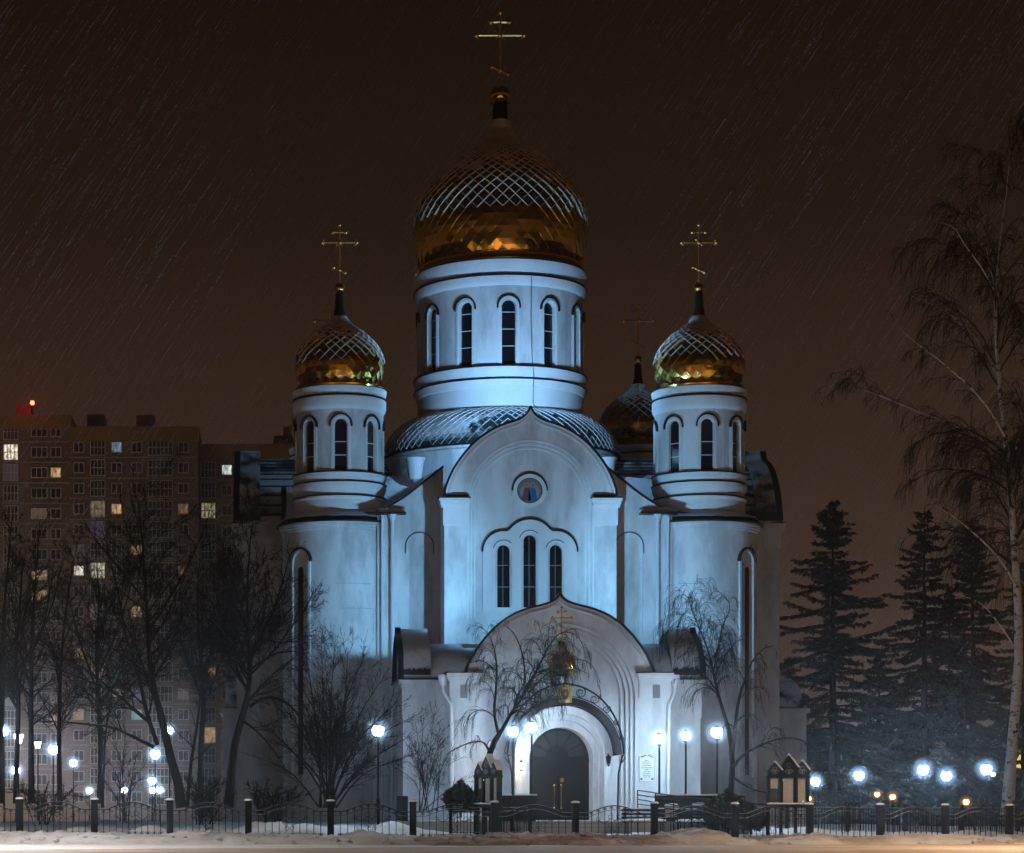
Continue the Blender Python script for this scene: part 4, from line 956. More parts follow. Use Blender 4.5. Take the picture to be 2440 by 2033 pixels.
LAMPS = [
 (901, 1741, 82.0, 'bright bluish lamp left of the church among the bare shrub branches', m_lampe, .25),
 (1222, 1743, 80.6, 'lit globe lamp at the left edge of the door arch, beside the weeping tree', m_lampe, .22),
 (1267, 1733, 81.8, 'highest lit globe lamp in front of the door arch, left side', m_lampe, .23),
 (1571, 1760, 81.6, 'lit globe lamp beside the wall plaque right of the door', m_lampe, .21),
 (1634, 1752, 82.0, 'middle lamp of the three right of the entrance', m_lampe, .20),
 (1708, 1745, 81.4, 'lit lamp next to the trunk of the right weeping tree', m_lampe, .24),
 (1860, 1770, 104., 'small dim lamp above the three-gabled notice case', m_dimlamp, .16),
 (1943, 1862, 112., 'lit lamp just right of the three-gabled notice case', m_lampw, .25),
 (2047, 1848, 112., 'blue-white lamp in front of the tall spruce', m_lampb, .27),
 (2200, 1834, 110., 'blue-white lamp under the second conifer right of the spruce', m_lampb, .29),
 (2255, 1849, 114., 'blue-white lamp between two lamps, lowest of that trio', m_lampb, .28),
 (2350, 1833, 108., 'blue-white lamp left of the white birch trunk', m_lampw, .29),
 (2366, 1845, 118., 'tiny pale lamp close beside the bright lamp by the birch', m_dimlamp, .14),
 (10, 1742, 110., 'leftmost lit lamp at the edge of the park', m_lampb, .25),
 (44, 1759, 116., 'lit square-topped lamp second from the left edge', m_lampw, .25),
 (90, 1774, 118., 'small lantern hanging between the slender trunks on the left', m_dimlamp, .20),
 (127, 1786, 112., 'bright bluish lamp right beside the third slender trunk', m_lampb, .28),
 (175, 1818, 140., 'lone lit lamp between the slender trunk and the leaning tree', m_lampw, .26),
 (38, 1836, 130., 'low bright lamp near the left edge under the slender trunks', m_lampb, .30),
 (404, 1740, 118., 'narrow lit lamp partly behind the leaning trunk, uppermost there', m_lampw, .22),
 (370, 1797, 115., 'lit lamp under the low limb of the leaning tree', m_lampw, .28),
 (363, 1860, 135., 'lit lamp low beside the leaning trunk, above a close pair', m_lampw, .28),
 (364, 1883, 150., 'left lamp of the close pair above the fence by the leaning trunk', m_lampw, .24),
 (381, 1882, 152., 'right lamp of the close pair above the fence by the leaning trunk', m_lampw, .24),
 (213, 1884, 165., 'far lit lamp just left of the orange light over the fence', m_lampw, .26),
 (296, 1883, 168., 'far lit lamp midway between the orange light and the leaning trunk', m_lampw, .27),
 (236, 1907, 170., 'small orange light just above the fence on the left', m_lampo, .26),
 (1927, 1903, 100., 'orange light half hidden by the three-gabled notice case', m_lampo, .13),
 (2090, 1893, 100., 'left of two orange lamps close together behind the spruces', m_lampo, .13),
 (2127, 1899, 101., 'right of two orange lamps close together behind the spruces', m_lampo, .14),
 (2302, 1911, 100., 'bright orange lamp low behind the fence near the birch', m_lampo, .15)]
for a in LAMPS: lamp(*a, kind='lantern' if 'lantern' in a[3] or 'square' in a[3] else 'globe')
# roadside lamps outside the frame, plus unseen lamps added as fill
def unseen_lamp(x, y, h, m, label, dx, tilt=6):
    t = thing('unseen_lamp', (x, y, 0), label, 'street lamp')
    g = M(); g.tube([(0, 0, -.2), (0, 0, h - .6), (dx * .2, .25, h - .1), (dx * .5, 1.4, h)], [.11, .07, .06, .05], 8); g.obj('pole', m_iron, t, smooth=True)
    rot = Matrix.Translation((dx * .5, 1.5, h)) @ Matrix.Rotation(R(tilt), 4, 'X')          # full cut-off head tilted towards the road and church
    g = M(); g.box(-.20, .20, -.42, .42, 0, .12); g.box(-.95, .95, .42, .44, -.27, 0); g.V = [tuple(rot @ Vector(v)) for v in g.V]; g.obj('lamp_housing', m_iron, t)  # wide front plate added to keep this light off the church walls
    g = M(); g.add([rot @ Vector(v) for v in ((-.15, -.22, -.006), (-.15, .04, -.006), (.15, .04, -.006), (.15, -.22, -.006))], [(0, 1, 2, 3)]); g.obj('lamp_lens', m, t, recalc=False)
unseen_lamp(25.2, 66, 8.0, m_sodium, 'tall sodium road lamp on the near verge right of the view', -1)
unseen_lamp(-10.8, 66, 8.0, m_led, 'tall pale road lamp on the near verge left of the view', 1)
for x_, w_ in ((9.0, 'beside the viewpoint'), (-19., 'well left of the viewpoint'), (36., 'well right of the viewpoint')): unseen_lamp(x_, -14, 11.5, m_dome_fill, 'unseen lamp added for dome highlights, ' + w_, 0, 30)  # unseen lamps added to put orange highlights on the gilded domes
for x_, w_ in ((23., 'right'), (-15., 'left')): unseen_lamp(x_, 38, 9., m_ground_fill, 'unseen lamp added to brighten the ground, halfway to the viewpoint on the %s' % w_, 0, 0)  # unseen lamps added to brighten the ground that the domes reflect
for x_, y_ in ((-52., 297.), (-78., 292.)): unseen_lamp(x_, y_, 15., m_block_fill, 'unseen lamp added to brighten the apartment block, %s' % ('nearer one' if x_ > -60 else 'farther one'), 0, 25)  # unseen lamps added to lift the brightness of the apartment block

# ------------------------------------------------------------------ trees
def tubes(paths, sides):
    """many tapered tubes in one mesh; paths: list of (points Nx3, radii N)"""
    from collections import defaultdict
    by = defaultdict(list)
    for p, r in paths: by[len(p)].append((p, r))
    VV = []; FF = []; off = 0
    for n, L in by.items():
        Pn = np.array([p for p, r in L], float); Rn = np.array([r for p, r in L], float); k = len(L)
        T = np.zeros_like(Pn); T[:, 1:-1] = Pn[:, 2:] - Pn[:, :-2]; T[:, 0] = Pn[:, 1] - Pn[:, 0]; T[:, -1] = Pn[:, -1] - Pn[:, -2]
        T /= np.linalg.norm(T, axis=2, keepdims=True) + 1e-9
        ref = np.where(np.abs(T[..., :1]) < .8, np.array([1., 0, 0]), np.array([0, 1., 0]))
        a = np.cross(T, ref); a /= np.linalg.norm(a, axis=2, keepdims=True) + 1e-9; b = np.cross(T, a)
        q = 2 * np.pi * np.arange(sides) / sides
        V = Pn[:, :, None, :] + (a[:, :, None, :] * np.cos(q)[:, None] + b[:, :, None, :] * np.sin(q)[:, None]) * Rn[:, :, None, None]
        VV.append(V.reshape(-1, 3))
        i0 = (np.arange(k)[:, None, None] * n + np.arange(n - 1)[None, :, None]) * sides; s0 = np.arange(sides)[None, None, :]; s1 = (s0 + 1) % sides
        F = np.stack([i0 + s0, i0 + s1, i0 + sides + s1, i0 + sides + s0], -1).reshape(-1, 4) + off
        FF.append(F); off += k * n * sides
    return np.concatenate(VV), np.concatenate(FF)
def np_obj(name, V, F, m, parent, smooth=True, **kw):
    me = bpy.data.meshes.new(name); nv, nf, k = len(V), len(F), F.shape[1]
    me.vertices.add(nv); me.vertices.foreach_set('co', np.asarray(V, np.float32).ravel()); me.loops.add(nf * k); me.loops.foreach_set('vertex_index', F.ravel().astype(np.int32))
    me.polygons.add(nf); me.polygons.foreach_set('loop_start', np.arange(0, nf * k, k, dtype=np.int32)); me.polygons.foreach_set('loop_total', np.full(nf, k, np.int32))
    if smooth: me.polygons.foreach_set('use_smooth', np.ones(nf, bool))
    me.update(calc_edges=True); me.validate(); return link(name, me, m, parent, **kw)
def grow(rng, p, d, L, n, wander, bend):
    pts = [np.array(p, float)]; d = np.array(d, float); st = L / n
    for i in range(n):
        d = d + rng.normal(0, wander, 3) + np.array(bend) * (i + 1) / n; d /= np.linalg.norm(d) + 1e-9; pts.append(pts[-1] + d * st)
    return np.array(pts)
def resample(pts, rad, n):
    q = smooth_curve([tuple(p) for p in pts], 4); q = np.array([tuple(v) for v in q]); t = np.linspace(0, len(pts) - 1, len(q)); r = np.interp(t, range(len(pts)), rad)
    s = np.r_[0, np.cumsum(np.linalg.norm(np.diff(q, axis=0), axis=1))]; u = np.linspace(0, s[-1], n)
    return np.stack([np.interp(u, s, q[:, k]) for k in range(3)], 1), np.interp(u, s, r)
def sprout(rng, base, brad, dens, Lr, ang, n, wander, bend, rscale, t0=.12, t1=1., rmin=.004, taper=.35, upb=0.):
    """children of one branch"""
    out = []; seg = np.linalg.norm(np.diff(base, axis=0), axis=1); tot = seg.sum(); k = max(1, rng.poisson(tot * dens))
    for t in rng.uniform(t0, t1, k):
        x = t * (len(base) - 1); i = min(int(x), len(base) - 2); p = base[i] + (base[i + 1] - base[i]) * (x - i); tg = base[i + 1] - base[i]; tg = tg / (np.linalg.norm(tg) + 1e-9)
        v = rng.normal(0, 1, 3); v -= tg * v.dot(tg); v /= np.linalg.norm(v) + 1e-9; a = ang * rng.uniform(.7, 1.25)
        d = tg * math.cos(a) + v * math.sin(a); d[2] += upb; d /= np.linalg.norm(d)
        L = tot * Lr * rng.uniform(.55, 1.15) * (1.1 - .65 * t); r0 = max(rmin, min(np.interp(x, range(len(brad)), brad) * rscale, L * .03)); q = grow(rng, p, d, L, n, wander, bend)
        out.append((q, np.linspace(r0, max(rmin * .6, r0 * taper), n + 1)))
    return out
def tree(name, label, cat, Y, limbs, levels, seed, dz=0., group=None, m_tr=None, m_tw=None, thick=8, ydev=.5, lims=None):
    """limbs: list of [(px, py, radius m, dY), ...]; levels: sprout settings for each generation"""
    rng = np.random.default_rng(seed)
    base = P(limbs[0][0][0], limbs[0][0][1], Y); o = thing(name, (base.x, base.y, 0), label, cat, group)
    lim = []
    for L in limbs:
        pts = [np.array(P(q[0], q[1], Y + (q[3] if len(q) > 3 else 0))) for q in L]; rad = [q[2] for q in L]; lim.append(resample(pts, rad, 14))
    org = np.array([base.x, base.y, 0])
    V, F = tubes([(p - org, r) for p, r in lim[:1]], 12); np_obj('trunk', V, F, m_tr or m_bark, o)
    if len(lim) > 1:
        for p, r in lim[1:]: V, F = tubes([(p - org, r)], 8); np_obj('limb', V, F, m_tr or m_bark, o)
    cur = [(p, r) for p, r in lim]; twigs = []
    for li, lv in enumerate(levels):
        nxt = []
        for bi, (p, r) in enumerate(cur):
            kw = dict(lv)
            if li == 0 and bi == 0: kw['t0'] = kw.pop('trunk_t0', .35)
            else: kw.pop('trunk_t0', None)
            if kw.get('minlen') and np.linalg.norm(np.diff(p, axis=0), axis=1).sum() < kw['minlen']: continue
            kw.pop('minlen', None); nxt += sprout(rng, p, r, **kw)
        twigs += nxt; cur = nxt
    big = [(p - org, r) for p, r in twigs if r[0] > .014]; small = [(p - org, r) for p, r in twigs if r[0] <= .014]
    if big: V, F = tubes(big, 5); np_obj('branches', V, F, m_bark, o, kind='stuff')
    if small: V, F = tubes(small, 3); np_obj('crown', V, F, m_tw or m_twig, o, smooth=False)
    return o
UPW = (0, 0, .10)
std = [dict(dens=2.6, Lr=.42, ang=.75, n=8, wander=.10, bend=(0, 0, .06), rscale=.5, trunk_t0=.35, rmin=.012),
       dict(dens=5.4, Lr=.46, ang=.7, n=6, wander=.14, bend=(0, 0, .04), rscale=.5, rmin=.008),
       dict(dens=9.0, Lr=.5, ang=.7, n=5, wander=.18, bend=(0, 0, .02), rscale=.5, rmin=.007),
       dict(dens=4.6, Lr=.6, ang=.7, n=2, wander=.2, bend=(0, 0, 0), rscale=.55, rmin=.0075, minlen=.18)]
tree('bare_tree', 'leaning bare tree with snow-dusted limbs reaching left, behind the left fence', 'tree', 81.5,
     [[(432, 1925, .20), (428, 1880, .17), (405, 1800, .15), (385, 1710, .13), (366, 1640, .11), (356, 1560, .09), (352, 1480, .07), (345, 1380, .05), (338, 1280, .03), (330, 1190, .012)],
      [(375, 1775, .08), (350, 1700, .075, -.3), (330, 1610, .06, -.6), (300, 1520, .05, -.8), (285, 1430, .035, -1), (262, 1330, .02, -1.2), (240, 1250, .01, -1.4)],
      [(366, 1780, .07), (316, 1755, .06, .3), (267, 1733, .05, .5), (205, 1726, .035, .8), (140, 1720, .022, 1), (85, 1718, .01, 1.2)],
      [(355, 1720, .07), (318, 1690, .06, -.6), (278, 1655, .05, -.9), (200, 1618, .035, -1.2), (130, 1595, .022, -1.5), (65, 1585, .01, -1.8)],
      [(278, 1655, .045, -.9), (210, 1600, .035, -1.4), (150, 1565, .025, -1.8), (90, 1520, .016, -2), (50, 1495, .008, -2.1)],
      [(360, 1560, .06), (400, 1530, .045, .5), (450, 1525, .03, .8), (500, 1500, .012, 1.0)],
      [(356, 1500, .05), (420, 1400, .035, .8), (470, 1300, .022, 1.2), (500, 1220, .01, 1.5)],
      [(352, 1440, .045), (290, 1360, .03, .6), (230, 1290, .02, 1), (190, 1220, .008, 1.2)]], std, 3)
tree('bare_tree', 'dark bare tree with a long arching limb, left of the church tower', 'tree', 81,
     [[(545, 1925, .19), (550, 1850, .16), (556, 1790, .14), (575, 1715, .12), (590, 1660, .11), (596, 1600, .09), (592, 1530, .07), (588, 1450, .05), (592, 1350, .03), (600, 1250, .012)],
      [(594, 1685, .07), (625, 1664, .06), (660, 1664, .05), (692, 1682, .045), (716, 1712, .035), (735, 1760, .02), (742, 1800, .008)],
      [(590, 1650, .07), (560, 1580, .055, .6), (530, 1480, .04, .9), (510, 1380, .025, 1), (498, 1290, .01, 1.1)],
      [(594, 1560, .06), (640, 1480, .045, -.6), (670, 1400, .03, -.9), (690, 1320, .012, -1)],
      [(592, 1600, .05), (650, 1560, .035, .5), (705, 1552, .015, .6)],
      [(575, 1715, .05), (620, 1750, .03, -.5), (660, 1800, .018, -.7), (690, 1850, .008, -.8)],
      [(590, 1500, .045), (545, 1400, .03, -.8), (530, 1290, .012, -1)]], std, 8)
slim = [dict(dens=3.4, Lr=.22, ang=.8, n=6, wander=.12, bend=(0, 0, .12), rscale=.45, trunk_t0=.25, rmin=.010), dict(dens=5.5, Lr=.5, ang=.7, n=5, wander=.16, bend=(0, 0, .04), rscale=.5, rmin=.007), dict(dens=9, Lr=.5, ang=.7, n=4, wander=.2, bend=(0, 0, .0), rscale=.5, rmin=.0065)]
tree('slender_tree', 'slender bare tree at the very left edge of the park', 'tree', 86, [[(4, 1915, .13), (2, 1800, .11), (4, 1650, .09), (10, 1480, .06), (20, 1330, .03), (30, 1220, .01)], [(4, 1640, .05), (-30, 1550, .03, 1), (-60, 1450, .01, 1)], [(5, 1600, .05), (45, 1500, .03, -.6), (80, 1400, .01, -.8)]], slim, 12, group='slender bare trees at the left of the park')
tree('slender_tree', 'slender straight bare tree, second from the left edge', 'tree', 88, [[(75, 1915, .13), (74, 1800, .11), (74, 1650, .09), (78, 1480, .06), (88, 1340, .03), (95, 1240, .01)], [(74, 1640, .05), (40, 1520, .03, .6), (25, 1400, .01, .8)], [(75, 1560, .05), (125, 1440, .03, -.6), (150, 1330, .01, -.8)]], slim, 14, group='slender bare trees at the left of the park')
tree('slender_tree', 'slender bare tree beside the bright bluish lamp, third from the left', 'tree', 85, [[(143, 1930, .11), (141, 1800, .09), (142, 1650, .07), (150, 1520, .05), (165, 1400, .03), (185, 1290, .01)], [(143, 1600, .04), (110, 1500, .025, .6), (85, 1420, .01, .8)], [(148, 1540, .04), (190, 1440, .02, -.6), (215, 1380, .01, -.8)]], slim, 16, group='slender bare trees at the left of the park')
tree('slender_tree', 'thin young bare tree between the leaning tree and the arching one', 'tree', 83, [[(446, 1925, .07), (455, 1820, .06), (468, 1740, .05), (478, 1660, .035), (490, 1600, .02), (510, 1520, .008)]], slim, 18)
tree('slender_tree', 'thin young bare tree right of the small orange light', 'tree', 84, [[(244, 1925, .07), (246, 1850, .06), (250, 1760, .04), (262, 1680, .025), (275, 1600, .008)], [(246, 1840, .04), (235, 1770, .025, .4), (232, 1700, .01, .5)]], slim, 19)
tree('bare_tree', 'bare tree farther back, between the slender trees and the leaning one', 'tree', 92, [[(238, 1915, .13), (240, 1800, .11), (236, 1680, .09), (230, 1560, .07), (236, 1440, .04), (228, 1330, .01)], [(238, 1660, .06), (200, 1560, .04, .6), (170, 1450, .02, 1), (160, 1380, .01, 1.2)], [(236, 1600, .06), (280, 1500, .04, -.6), (310, 1400, .02, -1), (318, 1330, .01, -1)], [(240, 1720, .05), (300, 1650, .03, .6), (340, 1600, .01, .8)]], std, 20)
tree('bare_tree', 'bare tree farther back, between the leaning tree and the arching one', 'tree', 93, [[(480, 1915, .13), (478, 1800, .11), (484, 1680, .09), (478, 1560, .07), (470, 1440, .04), (476, 1330, .01)], [(482, 1660, .06), (440, 1560, .04, .6), (420, 1450, .02, 1), (410, 1370, .01, 1.2)], [(480, 1600, .06), (530, 1500, .04, -.6), (550, 1400, .02, -1), (560, 1330, .01, -1)]], std, 22)
tree('bare_tree', 'bare tree farther back at the left edge behind the slender trees', 'tree', 94, [[(38, 1915, .13), (40, 1800, .11), (44, 1680, .09), (38, 1560, .07), (48, 1440, .04), (56, 1330, .01)], [(42, 1660, .06), (0, 1560, .04, .6), (-20, 1450, .02, 1)], [(42, 1600, .06), (100, 1500, .04, -.6), (120, 1400, .02, -1), (130, 1330, .01, -1)]], std, 24)
# shrubs with many stems
def shrub(name, label, px, py, Y, tips, levels, seed, r0=.035, group=None, m_tw=None):
    rng = np.random.default_rng(seed); base = P(px, py, Y); o = thing(name, (base.x, base.y, 0), label, 'shrub', group); org = np.array([base.x, base.y, 0]); st = []
    for (tx, ty) in tips:
        a = np.array(P(px + rng.uniform(-22, 22), py, Y + rng.uniform(-.25, .25))); b = np.array(P(tx, ty, Y + rng.uniform(-1.2, 1.2))); m1 = a * .5 + b * .5 + np.array([(b[0] - a[0]) * -.12, 0, .25]) + rng.normal(0, .12, 3)
        rr = r0 * rng.uniform(.7, 1.2); st.append(resample([a, m1, b], [rr, rr * .55, .006], 12))
    V, F = tubes([(p - org, r) for p, r in st], 6); np_obj('stems', V, F, m_bark, o)
    cur = st; tw = []
    for lv in levels:
        nxt = []
        for p, r in cur: nxt += sprout(rng, p, r, **lv)
        tw += nxt; cur = nxt
    V, F = tubes([(p - org, r) for p, r in tw], 3); np_obj('crown', V, F, m_tw or m_twig, o, smooth=False); return o
shl = [dict(dens=4.6, Lr=.36, ang=.55, n=6, wander=.12, bend=(0, 0, .08), rscale=.5, t0=.2, rmin=.007), dict(dens=7, Lr=.42, ang=.6, n=4, wander=.16, bend=(0, 0, .03), rscale=.5, rmin=.005), dict(dens=8, Lr=.5, ang=.6, n=3, wander=.18, bend=(0, 0, 0), rscale=.5, rmin=.006)]
shrub('bare_shrub', 'large many-stemmed bare shrub in front of the left corner tower', 780, 1925, 80,
      [(640, 1640), (690, 1600), (730, 1560), (765, 1530), (800, 1510), (830, 1540), (870, 1560), (910, 1620), (960, 1660), (1000, 1700), (1010, 1790), (620, 1720), (600, 1800), (850, 1600), (780, 1600), (720, 1640), (930, 1700), (650, 1760), (985, 1750), (900, 1800)], shl, 31, .05)
shrub('bare_shrub', 'fine-twigged low bare shrub at the left corner of the portal', 1020, 1935, 80.5,
      [(960, 1760), (990, 1720), (1010, 1700), (1035, 1690), (1060, 1730), (1085, 1770), (1110, 1800), (945, 1830), (1125, 1850), (1050, 1790), (1000, 1800)], shl, 33, .022)
shrub('bare_shrub', 'dense dark low shrub behind the fence beneath the arching tree', 490, 1965, 80.5,
      [(430, 1880), (450, 1860), (480, 1850), (500, 1865), (530, 1875), (560, 1890), (545, 1860), (465, 1890), (515, 1890)], [dict(l, dens=l['dens'] * 2.6, rmin=l['rmin'] * 1.5) for l in shl], 35, .03)
shrub('bare_shrub', 'dark low shrub behind the fence between the arching tree and the big shrub', 650, 1965, 80.8,
      [(590, 1870), (610, 1880), (640, 1860), (670, 1870), (700, 1880), (720, 1890), (600, 1900), (740, 1890), (660, 1900)], [dict(l, dens=l['dens'] * 2.5, rmin=l['rmin'] * 1.5) for l in shl], 36, .03)
shrub('bare_shrub', 'dark low shrub behind the fence under the slender trunks', 100, 1965, 80.5,
      [(20, 1880), (50, 1870), (80, 1880), (110, 1875), (140, 1880), (170, 1890), (200, 1900), (40, 1900), (120, 1900)], [dict(l, dens=l['dens'] * 2.2, rmin=l['rmin'] * 1.5) for l in shl], 37, .03)
shrub('bare_shrub', 'bare shrub left of the leaning trunk under its low limb', 300, 1960, 82,
      [(250, 1800), (270, 1760), (300, 1740), (330, 1780), (350, 1820), (235, 1840), (365, 1850), (290, 1820)], shl, 38, .028)
# weeping trees: arching limbs with hanging twigs
weep = [dict(dens=4.2, Lr=.34, ang=.75, n=10, wander=.07, bend=(0, 0, -.42), rscale=.45, trunk_t0=.5, rmin=.008, upb=.25),
        dict(dens=8.5, Lr=1.0, ang=.6, n=8, wander=.06, bend=(0, 0, -.85), rscale=.45, t0=.1, rmin=.0048),
        dict(dens=5.5, Lr=.5, ang=.4, n=4, wander=.08, bend=(0, 0, -.6), rscale=.6, rmin=.005)]
tree('weeping_tree', 'weeping bare tree with drooping twigs in front of the church door', 'tree', 79.3,
     [[(1163, 1945, .13), (1160, 1880, .12), (1163, 1830, .11), (1168, 1785, .10), (1182, 1762, .095), (1192, 1752, .08), (1208, 1715, .06), (1245, 1660, .05), (1275, 1605, .04), (1305, 1545, .025), (1325, 1515, .015)],
      [(1325, 1515, .02), (1345, 1506, .017), (1370, 1512, .014), (1388, 1535, .012), (1396, 1575, .010), (1405, 1610, .006)],
      [(1190, 1755, .06), (1178, 1700, .05, .5), (1182, 1640, .04, .8), (1184, 1590, .03, 1), (1176, 1540, .02, 1.2), (1160, 1505, .014, 1.3), (1135, 1490, .01, 1.4)],
      [(1245, 1660, .04), (1250, 1610, .03, -.5), (1245, 1560, .025, -.8), (1225, 1510, .018, -1), (1200, 1490, .01, -1.2)],
      [(1275, 1605, .03), (1320, 1590, .022, -.4), (1365, 1590, .016, -.6), (1400, 1605, .01, -.8)],
      [(1260, 1650, .03), (1310, 1600, .02, .4), (1370, 1570, .016, .5), (1415, 1590, .012, .6), (1425, 1640, .006, .6)],
      [(1184, 1600, .025, 1), (1150, 1575, .018, .7), (1120, 1580, .01, .6)],
      [(1166, 1790, .05), (1150, 1768, .04, -.3), (1120, 1770, .03, -.4), (1085, 1785, .02, -.5), (1060, 1800, .008, -.6)]], weep, 51, ydev=.3)
tree('weeping_tree', 'weeping bare tree with a forked trunk right of the three entrance lamps', 'tree', 80.5,
     [[(1740, 1945, .12), (1742, 1880, .11), (1745, 1830, .10), (1742, 1780, .09), (1733, 1725, .07), (1718, 1680, .055), (1705, 1630, .045), (1698, 1590, .035), (1680, 1530, .025), (1650, 1460, .015), (1640, 1420, .008)],
      [(1745, 1800, .07), (1753, 1720, .06, -.3), (1762, 1660, .05, -.5), (1775, 1620, .04, -.6), (1790, 1580, .03, -.7), (1815, 1548, .02, -.8), (1845, 1538, .01, -.9)],
      [(1746, 1830, .06), (1765, 1805, .05, -.4), (1800, 1782, .04, -.6), (1850, 1762, .03, -.8), (1900, 1760, .02, -.9), (1945, 1790, .012, -1), (1965, 1830, .006, -1)],
      [(1702, 1610, .03), (1730, 1560, .022, .5), (1760, 1525, .015, .7), (1785, 1530, .008, .8)],
      [(1700, 1600, .03), (1720, 1500, .02, -.5), (1740, 1440, .014, -.7), (1700, 1400, .008, -.8)],
      [(1710, 1650, .03), (1680, 1610, .022, .5), (1650, 1600, .014, .7), (1620, 1620, .008, .8)],
      [(1680, 1530, .02), (1660, 1490, .015, .3), (1630, 1500, .008, .4)],
      [(1744, 1850, .04), (1790, 1880, .025, -.4), (1830, 1890, .015, -.5), (1860, 1905, .008, -.6)]], weep, 57, ydev=.3)
bir = [dict(dens=1.8, Lr=.26, ang=.7, n=10, wander=.08, bend=(0, 0, -.22), rscale=.4, trunk_t0=.35, rmin=.012, upb=.15),
       dict(dens=4.0, Lr=.5, ang=.6, n=7, wander=.08, bend=(0, 0, -.50), rscale=.45, rmin=.009),
       dict(dens=8.0, Lr=1.05, ang=.5, n=5, wander=.06, bend=(0, 0, -.85), rscale=.5, rmin=.008)]
tree('birch_tree', 'tall white-barked birch with long drooping twigs at the right edge', 'tree', 88,
     [[(2400, 1945, .27), (2404, 1880, .24), (2410, 1800, .21), (2418, 1700, .19), (2426, 1600, .175), (2428, 1500, .165), (2422, 1380, .15), (2412, 1220, .13), (2398, 1060, .105), (2384, 950, .085), (2374, 820, .07), (2372, 690, .055), (2385, 560, .04), (2400, 440, .02), (2410, 330, .01)],
      [(2400, 1050, .06), (2360, 980, .05, -.6), (2310, 920, .04, -1), (2240, 860, .03, -1.5), (2180, 815, .02, -2), (2129, 770, .01, -2.3)],
      [(2412, 1120, .05), (2340, 1045, .045, .6), (2250, 1005, .035, 1), (2160, 970, .025, 1.5), (2060, 930, .016, 2), (1950, 915, .007, 2.3)],
      [(2384, 920, .05), (2350, 840, .04, .6), (2290, 770, .03, 1), (2230, 730, .018, 1.4), (2170, 705, .008, 1.6)],
      [(2374, 700, .04), (2340, 640, .03, -.6), (2300, 585, .02, -1), (2270, 540, .012, -1.3), (2230, 530, .006, -1.5)],
      [(2424, 1400, .05), (2380, 1330, .04, -.5), (2320, 1270, .03, -.9), (2270, 1230, .018, -1.2), (2220, 1200, .008, -1.4)],
      [(2376, 800, .04), (2385, 700, .03, .6), (2410, 600, .02, 1), (2440, 520, .01, 1.2)],
      [(2400, 1040, .05), (2440, 940, .04, .6), (2480, 840, .03, 1), (2520, 760, .01, 1.4)],
      [(2428, 1560, .04), (2390, 1500, .03, -.6), (2340, 1440, .02, -1), (2290, 1420, .008, -1.2)],
      [(2372, 690, .035), (2350, 590, .022, .5), (2340, 500, .012, .8), (2320, 420, .006, 1)],
      [(2420, 1300, .05), (2470, 1200, .035, .5), (2510, 1120, .012, .8)]], bir, 61, m_tr=m_birch)

